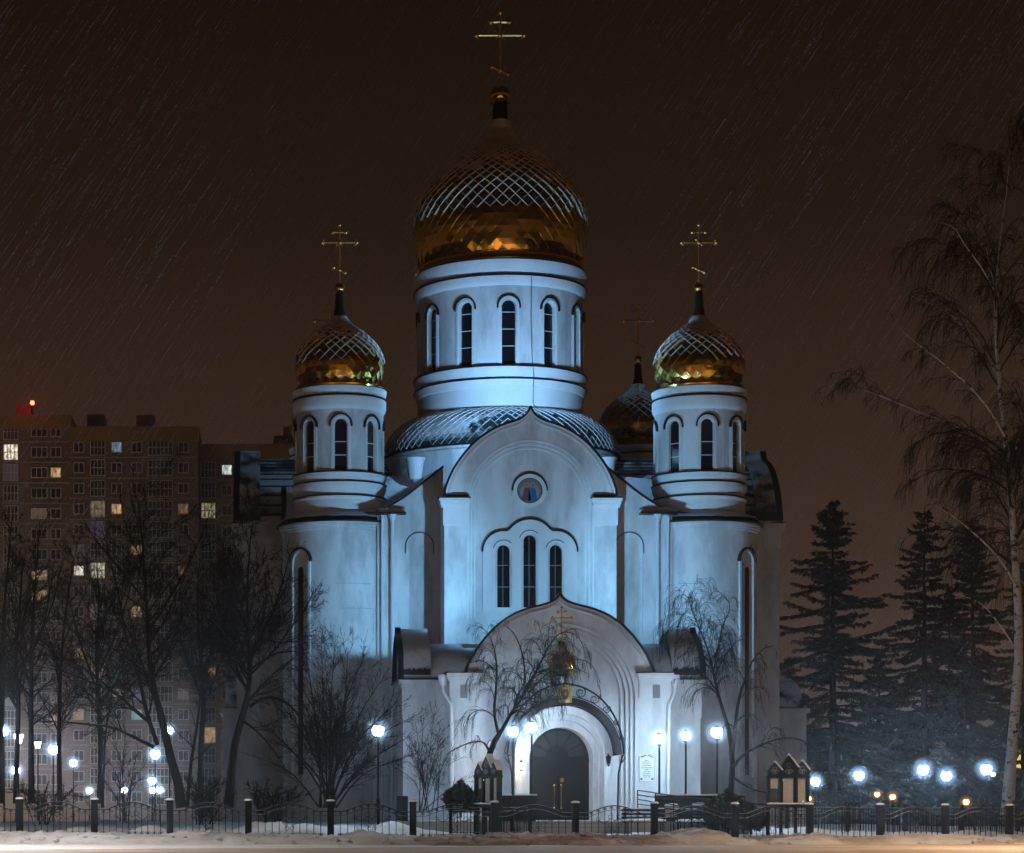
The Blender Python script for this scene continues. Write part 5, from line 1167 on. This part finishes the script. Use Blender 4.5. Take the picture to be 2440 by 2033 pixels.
# conifers
def conifer(name, label, px, ptop, Y, w0, seed, dens=1., clear=.06, droop=.25, loose=0., group='conifers right of the church', nl=.26):
    rng = np.random.default_rng(seed); top = P(px, ptop, Y); gz = ground_z(top.x, top.y) - .1; H = top.z - gz
    o = thing(name, (top.x, top.y, gz), label, 'tree', group); k = 14
    V, F = tubes([(np.stack([rng.normal(0, .02, k) * H * .05, rng.normal(0, .02, k) * H * .05, np.linspace(0, H, k)], 1), np.linspace(H * .014 + .03, .015, k))], 8); np_obj('trunk', V, F, m_bark, o)
    br = []; seg = []; z = H * clear
    while z < H * .985:
        u = (z - H * clear) / (H * (1 - clear)); Lm = w0 * (1 - u) ** (.85) + .15
        nb = int(rng.integers(2, 5)); a0 = rng.uniform(0, 6.28)
        for b in range(nb):
            if rng.random() < loose: continue
            a = a0 + b * 2 * PI / nb + rng.normal(0, .2); L = Lm * rng.uniform(.45, 1.2); n = 7; z_ = z + rng.normal(0, .10)
            d = np.array([math.cos(a), math.sin(a), .35 * u - .05 + (.1 if u > .8 else 0) + rng.normal(0, .17)]); q = [np.array([0, 0, z_])]
            for i in range(n):
                d2 = d + np.array([0, 0, -droop * math.sin(i / n * PI) * (1 - u * .6) + (.28 * droop * (i / n) ** 2)]); q.append(q[-1] + d2 / np.linalg.norm(d2) * L / n)
            q = np.array(q) + rng.normal(0, .02, (n + 1, 3)); br.append((q, np.linspace(.012 + L * .008, .004, n + 1))); seg.append((q, L, u))
        z += (.16 + .14 * (1 - u)) * rng.uniform(.4, 1.6) / dens ** .3
    V, F = tubes(br, 4); np_obj('branches', V, F, m_twig, o, kind='stuff')
    c = []; dr = []; ln_ = []; sd = []
    for q, L, u in seg:
        n = int(L * 70 * dens) + 8; t = rng.uniform(.12, 1.0, n); x = t * (len(q) - 1); i = np.minimum(x.astype(int), len(q) - 2); fr = (x - i)[:, None]
        p = q[i] * (1 - fr) + q[i + 1] * fr; tg = q[i + 1] - q[i]; tg /= np.linalg.norm(tg, axis=1, keepdims=True)
        side = np.cross(tg, [0, 0, 1.]); side /= np.linalg.norm(side, axis=1, keepdims=True) + 1e-9; sg = rng.choice([-1., 1.], n)[:, None]
        wdt = (.35 * L * (1 - t * .55) * np.minimum(1, t * 3) * .5)[:, None] * rng.uniform(0, 1, (n, 1))
        p = p + side * sg * wdt + np.array([0, 0, -1.]) * rng.uniform(0, .22, (n, 1)) * (wdt + .08)
        dd = tg * .6 + side * sg * rng.uniform(.1, .9, (n, 1)) + np.array([0, 0, -1]) * rng.uniform(.1, .7, (n, 1)) + rng.normal(0, .22, (n, 3))
        c.append(p); dr.append(dd / np.linalg.norm(dd, axis=1, keepdims=True)); ln_.append(rng.uniform(.6, 1.3, n) * nl)
    c = np.concatenate(c); dr = np.concatenate(dr); ln_ = np.concatenate(ln_)[:, None]
    sd = np.cross(dr, rng.normal(0, 1, dr.shape)); sd /= np.linalg.norm(sd, axis=1, keepdims=True) + 1e-9; wv = sd * ln_ * .17
    V = np.stack([c - wv * .5, c + dr * ln_ * .45 - wv, c + dr * ln_, c + dr * ln_ * .5 + wv], 1).reshape(-1, 3); F = np.arange(len(V)).reshape(-1, 4)
    np_obj('crown', V, F, m_needle, o, smooth=False); return o
conifer('spruce_tree', 'dark spruce just right of the church, with open tiered branches', 1984, 1188, 118, 5.2, 71, 1.0, .12, .3)
conifer('spruce_tree', 'tall dark conifer with loose drooping branches right of the open-tiered spruce', 2203, 1205, 122, 4.4, 73, 1.2, .10, .5, .22)
conifer('spruce_tree', 'dark conifer standing behind the birch branches, third tall one from the church', 2318, 1235, 128, 4.6, 75, 1.2, .10, .45, .1)
conifer('spruce_tree', 'smaller dense conifer standing between the two tallest ones', 2095, 1560, 130, 3.8, 77, 1.0, .25, .35, .05)
conifer('spruce_tree', 'smaller dense conifer in front of the third tall conifer', 2300, 1590, 118, 3.4, 79, 1.1, .22, .35, .05)
conifer('spruce_tree', 'dark conifer wedged against the right side of the church', 1880, 1560, 124, 2.6, 81, 1.0, .2, .35, .05)
conifer('spruce_tree', 'dark conifer beyond the birch trunk at the frame edge', 2440, 1330, 132, 4.4, 83, .8, .15, .4, .1)
conifer('spruce_tree', 'conifer filling the gap behind the loose drooping one and the third tall one', 2262, 1400, 136, 4.0, 85, .9, .1, .45, .1)
conifer('spruce_tree', 'low broad conifer between the open-tiered spruce and the loose drooping one', 2140, 1640, 121, 3.6, 87, 1.0, .15, .4, .05)
# small evergreens
def evergreen_bush(label, px, ptop, pbot, Y, w, seed, n=3500):
    rng = np.random.default_rng(seed); c = P(px, pbot, Y); H = (pbot - ptop) * Y / FOC; o = thing('evergreen_bush', tuple(c), label, 'shrub')
    V, F = tubes([(np.array([[0, 0, -.2], [0, 0, H * .5], [0, 0, H * .9]]), np.array([.05, .03, .01]))], 6); np_obj('trunk', V, F, m_bark, o)
    u = rng.uniform(0, 1, n); a = rng.uniform(0, 2 * PI, n); rr = w * np.sin(np.clip(u * .92 + .16, 0, 1) * PI) ** .7 * (.65 + .35 * rng.uniform(0, 1, n)) * (1 + .15 * np.sin(a * 5 + u * 9))
    p = np.stack([rr * np.cos(a), rr * np.sin(a), u * H], 1); d = p / (np.linalg.norm(p, axis=1, keepdims=True) + .2) + np.array([0, 0, .3]) + rng.normal(0, .45, (n, 3)); d /= np.linalg.norm(d, axis=1, keepdims=True)
    s = np.cross(d, rng.normal(0, 1, d.shape)); s /= np.linalg.norm(s, axis=1, keepdims=True); L = rng.uniform(.10, .22, (n, 1)); wv = s * L * .2
    V = np.stack([p - d * L * .3, p + d * L * .3 - wv, p + d * L, p + d * L * .3 + wv], 1).reshape(-1, 3); np_obj('foliage', V, np.arange(len(V)).reshape(-1, 4), m_needle, o, smooth=False)
evergreen_bush('low evergreen bush between the fine-twigged shrub and the left notice case', 1098, 1868, 1935, 79.6, .55, 5)
evergreen_bush('round dark evergreen bush at the foot of the right weeping tree', 1735, 1890, 1975, 79.2, .85, 6, 6000)
evergreen_bush('small evergreen tuft beside the lamp at the right weeping tree', 1790, 1925, 1975, 79.4, .45, 7, 2500)

# ------------------------------------------------------------------ notice cases
def notice_case(px, ybase, Y, yaw, label):
    s = FOC / Y; p = P(px, ybase, Y); t = thing('notice_case', tuple(p), label, 'notice board'); t.rotation_euler = (0, 0, yaw)
    z = lambda y_: (ybase - y_) / s
    zb, zt = z(1913), z(1848); f = lambda u, w_, zz: (u, -w_, zz); W = .72
    g = M()
    for u in (-.70, -.24, .27, .70): g.box(u - .045, u + .045, -.09, .09, -.35, zt)
    g.box(-.76, .76, -.12, .12, zb - .16, zb - .02); g.box(-.76, .76, -.11, .11, zt - .08, zt); g.obj('case_frame', m_iron, t, split=False)
    g = M(); g.box(-.76, .76, -.2, -.12, zb - .05, zb + .0); g.obj('sill_snow', m_snow, t)
    for u, wd, ph in ((-.47, .24, 1805 + 12), (.015, .34, 1800), (.485, .24, 1805 + 9)):
        zp = z(ph); g = M(); h = wd + .02
        g.plate([[(u - h, zt), (u + h, zt), (u + h * .95, zt + (zp - zt) * .35), (u + h * .45, zt + (zp - zt) * .72), (u, zp), (u - h * .45, zt + (zp - zt) * .72), (u - h * .95, zt + (zp - zt) * .35)]], .10, -.10, f); gb = g.obj('gable', m_iron, t)
        g = M(); ct = [(u, zp + .02), (u + h * .45, zt + (zp - zt) * .74), (u + h * .98, zt + (zp - zt) * .37)]; g.ribbon([f(a, 0, b) for a, b in ct], [(0, -1, 0)] * 3, -.13, .13, -.0, .05); g.obj('gable_snow', m_snow, gb)
        g = M()
        for sg in (-1, 1):
            g.tube([(u + sg * (.02 + .07 * (1 - q)) * math.cos(q * 8) + sg * .05, -.115, zt + .08 + .10 * math.sin(q * 8) * (1 - q * .6) + .04) for q in [k / 12 for k in range(13)]], .010, 4, False)
        g.tube([(u + .07 * math.cos(a), -.115, zt + (zp - zt) * .5 + .07 * math.sin(a)) for a in [k * .6 for k in range(11)]], .009, 4, False); g.obj('carving', m_stone, gb, split=False)
        g = M(); g.box(u - wd * .68, u + wd * .68, .02, .05, zb + .02, zt - .09); g.obj('backboard', m_black, t)
        pz0 = zb + .03 if u > -.3 else zb + (zt - zb) * .52
        g = M(); g.box(u - wd * .52, u + wd * .52, .0, .018, pz0, zt - .11); g.obj('notice', m_paper, t)
        if u < -.3: g = M(); g.box(u - wd * .5, u + wd * .5, .0, .018, zb + .06, pz0 - .05); g.obj('notice', m_fan, t, label='dark lower notice')
    for u, zz, c in ((-.19, zt - .16, (0, .9, .5)), (.52, zb + .05, (0, .9, .65))):
        g = M(); sphere(g, (u, -.06, zz), .018, 8, 6); g.obj('indicator_light', em('green_light', c, 3.), t)
    return t
notice_case(1877, 1985, 79.0, 0., 'black three-gabled notice case with pale papers, right of the church')
notice_case(1163, 1985, 78.9, R(-62), 'black gabled notice case seen from the side, beside the weeping trunk at the entrance')

# benches
def bench(px, Y, label, yaw=0.):
    p = P(px, HY, Y); gz = ground_z(p.x, p.y); t = thing('bench', (p.x, p.y, gz - .03), label, 'bench'); t.rotation_euler = (0, 0, yaw)
    for k in range(4): g = M(); g.box(-.75, .75, -.24 + k * .12, -.14 + k * .12, .43, .47); g.obj('seat_slat', m_wood, t)
    for k in range(3): g = M(); g.box(-.75, .75, .25, .285, .55 + k * .13, .64 + k * .13); g.obj('back_slat', m_wood, t)
    for sg in (-1, 1): g = M(); g.tube([(sg * .6, -.2, 0), (sg * .6, -.2, .43), (sg * .6, .2, .43), (sg * .6, .3, .95)], .02, 5); g.tube([(sg * .6, .2, .43), (sg * .6, .25, 0)], .02, 5); g.obj('bench_leg', m_iron, t)
    g = M(); q = [(-.74 + .185 * k, -.06, .50 + .02 * noise.noise(Vector((k * 1.7, px, 0)))) for k in range(9)]; g.tube(q, [.07 if 0 < k < 8 else .03 for k in range(9)], 8); g.V = [(a, -.06 + (b + .06) * 3.0, c) for a, b, c in g.V]; g.obj('seat_snow', m_snow, t, smooth=True)
    g = M(); g.box(-.75, .75, .24, .30, .905, .94); g.obj('back_snow', m_snow, t)
bench(1535, 79.2, 'snow-covered bench in front of the wall plaque, nearer the steps'); bench(1660, 79.6, 'snow-covered bench below the lamps, beside the round evergreen bush')
def block_stack(px, py, Y, label, n):
    p = P(px, py, Y); t = thing('block_stack', tuple(p), label, 'stacked blocks'); rr = random.Random(px)
    bx = M(); bx.box(-.24, .24, -.15, .15, 0, .13); me = bx.mesh('concrete_block'); me.materials.append(m_pink)
    for k in range(n): inst('concrete_block', me, t, (rr.uniform(-.03, .03), 0, .142 * k), (0, 0, rr.uniform(-.1, .1)))
    g = M(); g.lathe([(.26, .142 * n), (.2, .142 * n + .06), (.01, .142 * n + .08)], n=12); g.obj('snow_cap', m_snow, t, smooth=True)
block_stack(1600, 1948, 80.6, 'small stack of pale blocks behind the fence, nearer the ramp railing', 3); block_stack(1664, 1946, 80.6, 'taller stack of pale blocks behind the bench below the lamps', 3)

# ------------------------------------------------------------------ apartment building
YB = 330.; SB = FOC / YB
def Q(zx, zy): return zx / 2.917, 900 + zy / 2.917          # zoomed measure to photo pixels
def bx_(px): return (px - PPX) / SB
def bz_(py): return CZ + (HY - py) / SB
ab = thing('apartment_building', (bx_(180), YB, 0), 'tall stepped brown apartment block with some lit windows, far left', 'building'); AO = Vector((bx_(180), YB, 0))
blocks = [(-420, 165, 985, 331.5, 8.5), (165, 472, 1017, 330.0, 0), (472, 760, 1052, 332.5, 0)]
FL = 49.0; rrb = random.Random(42)
fr = M(); fr.box(-.75, .75, -.10, .06, -.80, .80); wf = None
def win_mesh(w_, h_, cols, rows):
    g = M(); t = .11
    xs_ = [-w_ / 2 + w_ * i / cols for i in range(cols + 1)]; zs_ = [-h_ / 2 + h_ * i / rows for i in range(rows + 1)]
    for x in xs_: g.box(x - t / 2, x + t / 2, -.14, .0, -h_ / 2 - t / 2, h_ / 2 + t / 2)
    for z in zs_: g.box(-w_ / 2, w_ / 2, -.13, .0, z - t / 2, z + t / 2)
    m = g.mesh('window'); m.materials.append(m_white); q = M(); q.box(-w_ / 2, w_ / 2, -.04, .02, -h_ / 2, h_ / 2); p = q.mesh('pane'); p.materials.append(m_pane); return m, p
WM = {'std': win_mesh(1.45, 1.45, 2, 1), 'wide': win_mesh(2.3, 1.45, 3, 1), 'log': win_mesh(2.1, 2.3, 4, 2), 'logw': win_mesh(3.5, 2.3, 6, 2), 'nar': win_mesh(1.1, 1.45, 2, 1)}
cols_ = [(-120, 'std', 0), (-72, 'std', 0), (-35, 'wide', 0), (23, 'log', 0), (91, 'wide', 0), (131, 'std', 0), (188, 'std', 1), (233, 'log', 1), (278, 'std', 1), (326, 'std', 1), (382, 'logw', 1), (437, 'std', 1), (495, 'log', 2), (540, 'std', 2), (602, 'std', 2), (648, 'std', 2), (700, 'log', 2)]
top_y = {0: 1025, 1: 1066, 2: 1114}
lit = {}
def LW(zx, zy, c, s, nm, z8=False):
    x, y = (zx / 2.625, 1450 + zy / 2.625) if z8 else Q(zx, zy); lit[(x, y)] = (c, s, nm)
W_, Y_, O_, D_ = (1., .95, .82), (1., .78, .42), (1., .60, .28), (.85, .95, 1.)
for a in ((65, 540, (1., .88, .62), 1.5), (400, 660, O_, .8), (808, 485, (.40, .62, 1.), .42), (1578, 595, (.85, 1., .95), 1.0), (670, 920, Y_, .20), (825, 925, O_, .7), (1280, 910, O_, .16), (1440, 900, (1., .9, .5), .32), (715, 1075, (.18, .12, 1.), .07), (955, 1210, O_, .42), (280, 1375, Y_, .35), (553, 1375, W_, 1.0), (695, 1360, (1., .95, .7), .6), (1280, 1355, O_, .18), (265, 1520, O_, .35), (955, 1655, Y_, .55), (715, 1640, (.7, .9, .8), .2), (70, 700, (.22, .12, .5), .05), (550, 1220, (.15, .12, .6), .04)): LW(a[0], a[1], a[2], a[3], '')
for a in ((500, 305, O_, .3), (735, 300, O_, .18), (635, 440, Y_, .25), (733, 440, (.35, 1., .8), .4), (85, 565, (.4, .7, .8), .15), (733, 578, (1., .75, .2), .5), (365, 695, O_, .45), (515, 692, O_, .3), (865, 720, (.3, .85, .9), .4), (1345, 425, O_, .6), (1160, 560, Y_, .12), (1268, 840, O_, .5), (865, 570, (.2, .2, .8), .15), (425, 1140, W_, .3)): LW(a[0], a[1], a[2], a[3], '', True)
for bi, (xa, xb, yt, Yb, _) in enumerate(blocks):
    g = M(); x0, x1, zt = bx_(xa), bx_(xb), bz_(yt); zo = bz_(1195)
    g.box(x0 - AO.x, x1 - AO.x, Yb - YB, Yb - YB + 14, zo, zt - 2.1); g.obj('upper_wall', m_brick, ab)
    g = M(); g.box(x0 - AO.x, x1 - AO.x, Yb - YB, Yb - YB + 14, -4, zo); g.obj('lower_wall', m_ochre if bi == 2 else m_pink, ab)
    g = M(); g.box(x0 - AO.x - .15, x1 - AO.x + .15, Yb - YB - .25, Yb - YB + 14.2, zt - 2.1, zt); g.obj('parapet', m_ochre, ab)
    k = 0; y = top_y[bi] + 24
    while y < 1900:
        z = bz_(y); g = M(); g.box(x0 - AO.x, x1 - AO.x, Yb - YB - .14, Yb - YB + .1, z - .10, z + .10); g.obj('floor_band', m_band, ab); y += FL
    for q in range(3):
        u = rrb.uniform(.1, .85); ww = rrb.uniform(2, 5); xx = x0 + (x1 - x0) * u
        g = M(); g.box(xx - AO.x, xx + ww - AO.x, 4, 8, zt, zt + rrb.uniform(1.2, 3.2)); g.obj('roof_house', m_brick, ab)
lm = {}
def lit_pane(c, s):                     # a lit room behind glass: curtains and furniture make it uneven
    m = em('lit_window', c, s); v = mrange(m, noise_n(m, 1.6, 3, .6, (2.2, 1, .8)), .38, .62, .25, 1.25)
    ln(m, mth(m, 'MULTIPLY', v, s), bsdf(m).inputs['Emission Strength']); return m
for px, kd, bi in cols_:
    y = top_y[bi]
    if px > 560: continue
    while y < 1905:
        best = min(lit.items(), key=lambda it: abs(it[0][0] - px) + abs(it[0][1] - y)); mm = None
        if abs(best[0][0] - px) < 24 and abs(best[0][1] - y) < 24: mm = best[1]
        wm, pm_ = WM[kd]; o = inst('window', wm, ab, (bx_(px) - AO.x, blocks[bi][3] - YB - .03, bz_(y)))
        pmat = m_pane
        if mm:
            key = (mm[0], mm[1]); pmat = lm.get(key) or lm.setdefault(key, lit_pane(mm[0], mm[1]))
        elif rrb.random() < .03 and y > 1200: pmat = lm.setdefault('dim', em('dim_window', (1, .6, .3), .07))
        inst('pane', pm_, o, m=pmat, **(dict(label='lit window pane') if mm else {}))
        y += FL
g = M(); p = P(77, 960, 331) - AO; g.tube([(p.x, p.y, bz_(985)), (p.x, p.y, p.z)], .06, 5); mast = g.obj('mast', m_iron, ab); g = M(); sphere(g, tuple(p), .32, 10, 8); g.obj('red_beacon', m_red, mast, smooth=True)
# low pale building behind the conifers
lb = thing('low_building', (*P(2290, HY, 176).xy, 0), 'low pale two-storey building glowing warm behind the conifers on the right', 'building'); LO = lb.location
def lx(px): return (px - PPX) * 176 / FOC - LO.x
g = M(); g.box(lx(1900), lx(2640), 0, 10, -3, P(0, 1768, 176).z); g.obj('wall', m_pink, lb)
g = M(); g.box(lx(1890), lx(2650), -.4, 10.4, P(0, 1768, 176).z, P(0, 1768, 176).z + .35); g.obj('roof', m_roofsnow, lb)
wmm, pmm = win_mesh(1.5, 1.7, 2, 2); m_litw = em('warm_room', (1., .62, .22), 1.1)
for i, px in enumerate(range(1935, 2620, 46)):
    for j, py in enumerate((1816, 1884)):
        o = inst('window', wmm, lb, (lx(px), -.02, P(0, py, 176).z)); is_l = (px, j) in ((2211, 1), (2441, 0)); inst('pane', pmm, o, m=m_litw if is_l else m_pane, **(dict(label='warmly lit pane') if is_l else {}))
for px in (2188, 2268, 2390): g = M(); g.box(lx(px) - .25, lx(px) + .25, -.22, .02, -3, P(0, 1772, 176).z); g.obj('lit_wall_band', m_ochre, lb)  # orange-lit bands of the wall, put in as ochre strips

# ------------------------------------------------------------------ falling snow: single flakes drifting in wind-blown files
rng = np.random.default_rng(99); nl_ = 6800; per = 44
Yl = rng.uniform(121, 165, nl_) ; pxl = rng.uniform(-60, 2500, nl_); pyl = rng.uniform(-60, 1990, nl_)
c0 = np.stack([(pxl - PPX) * Yl / FOC, Yl, CZ + (HY - pyl) * Yl / FOC], 1); dv = np.array([.56, 0, .83]) ; ll = rng.uniform(1.0, 3.2, nl_)[:, None, None]
tt = rng.uniform(-.5, .5, (nl_, per, 1)); fl = c0[:, None] + dv * tt * ll + rng.normal(0, .008, (nl_, per, 3)); fl = fl.reshape(-1, 3); fl = fl[fl[:, 2] > .35]
fl = fl[rng.random(len(fl)) < np.clip(.35 + .65 * (fl[:, 2] / 14), 0, 1)]
sz = rng.uniform(.015, .030, (len(fl), 1, 1)); q1 = rng.normal(0, 1, (len(fl), 3)); q1 /= np.linalg.norm(q1, axis=1, keepdims=True); q2 = np.cross(q1, rng.normal(0, 1, (len(fl), 3))); q2 /= np.linalg.norm(q2, axis=1, keepdims=True)
V = (fl[:, None] + np.stack([q1, q2, -q1, -q2], 1) * sz).reshape(-1, 3); F = np.arange(len(V)).reshape(-1, 4)
np_obj('falling_snow', V, F, mat('snowflake', (.85, .85, .86), .9), None, smooth=False, kind='stuff')
# ------------------------------------------------------------------ snowy air
HAZE = .00105
g = M(); g.box(-330, 330, -40, 420, -4.5, 75); hz = g.obj('haze', None, None, kind='stuff')
hm = bpy.data.materials.new('haze_air'); hm.use_nodes = True; hn = hm.node_tree; hn.nodes.clear(); vo = hn.nodes.new('ShaderNodeVolumePrincipled'); mo_ = hn.nodes.new('ShaderNodeOutputMaterial')
vo.inputs['Color'].default_value = (.95, .95, .96, 1); vo.inputs['Density'].default_value = HAZE; vo.inputs['Anisotropy'].default_value = .93; hn.links.new(vo.outputs[0], mo_.inputs['Volume']); hz.data.materials.append(hm)
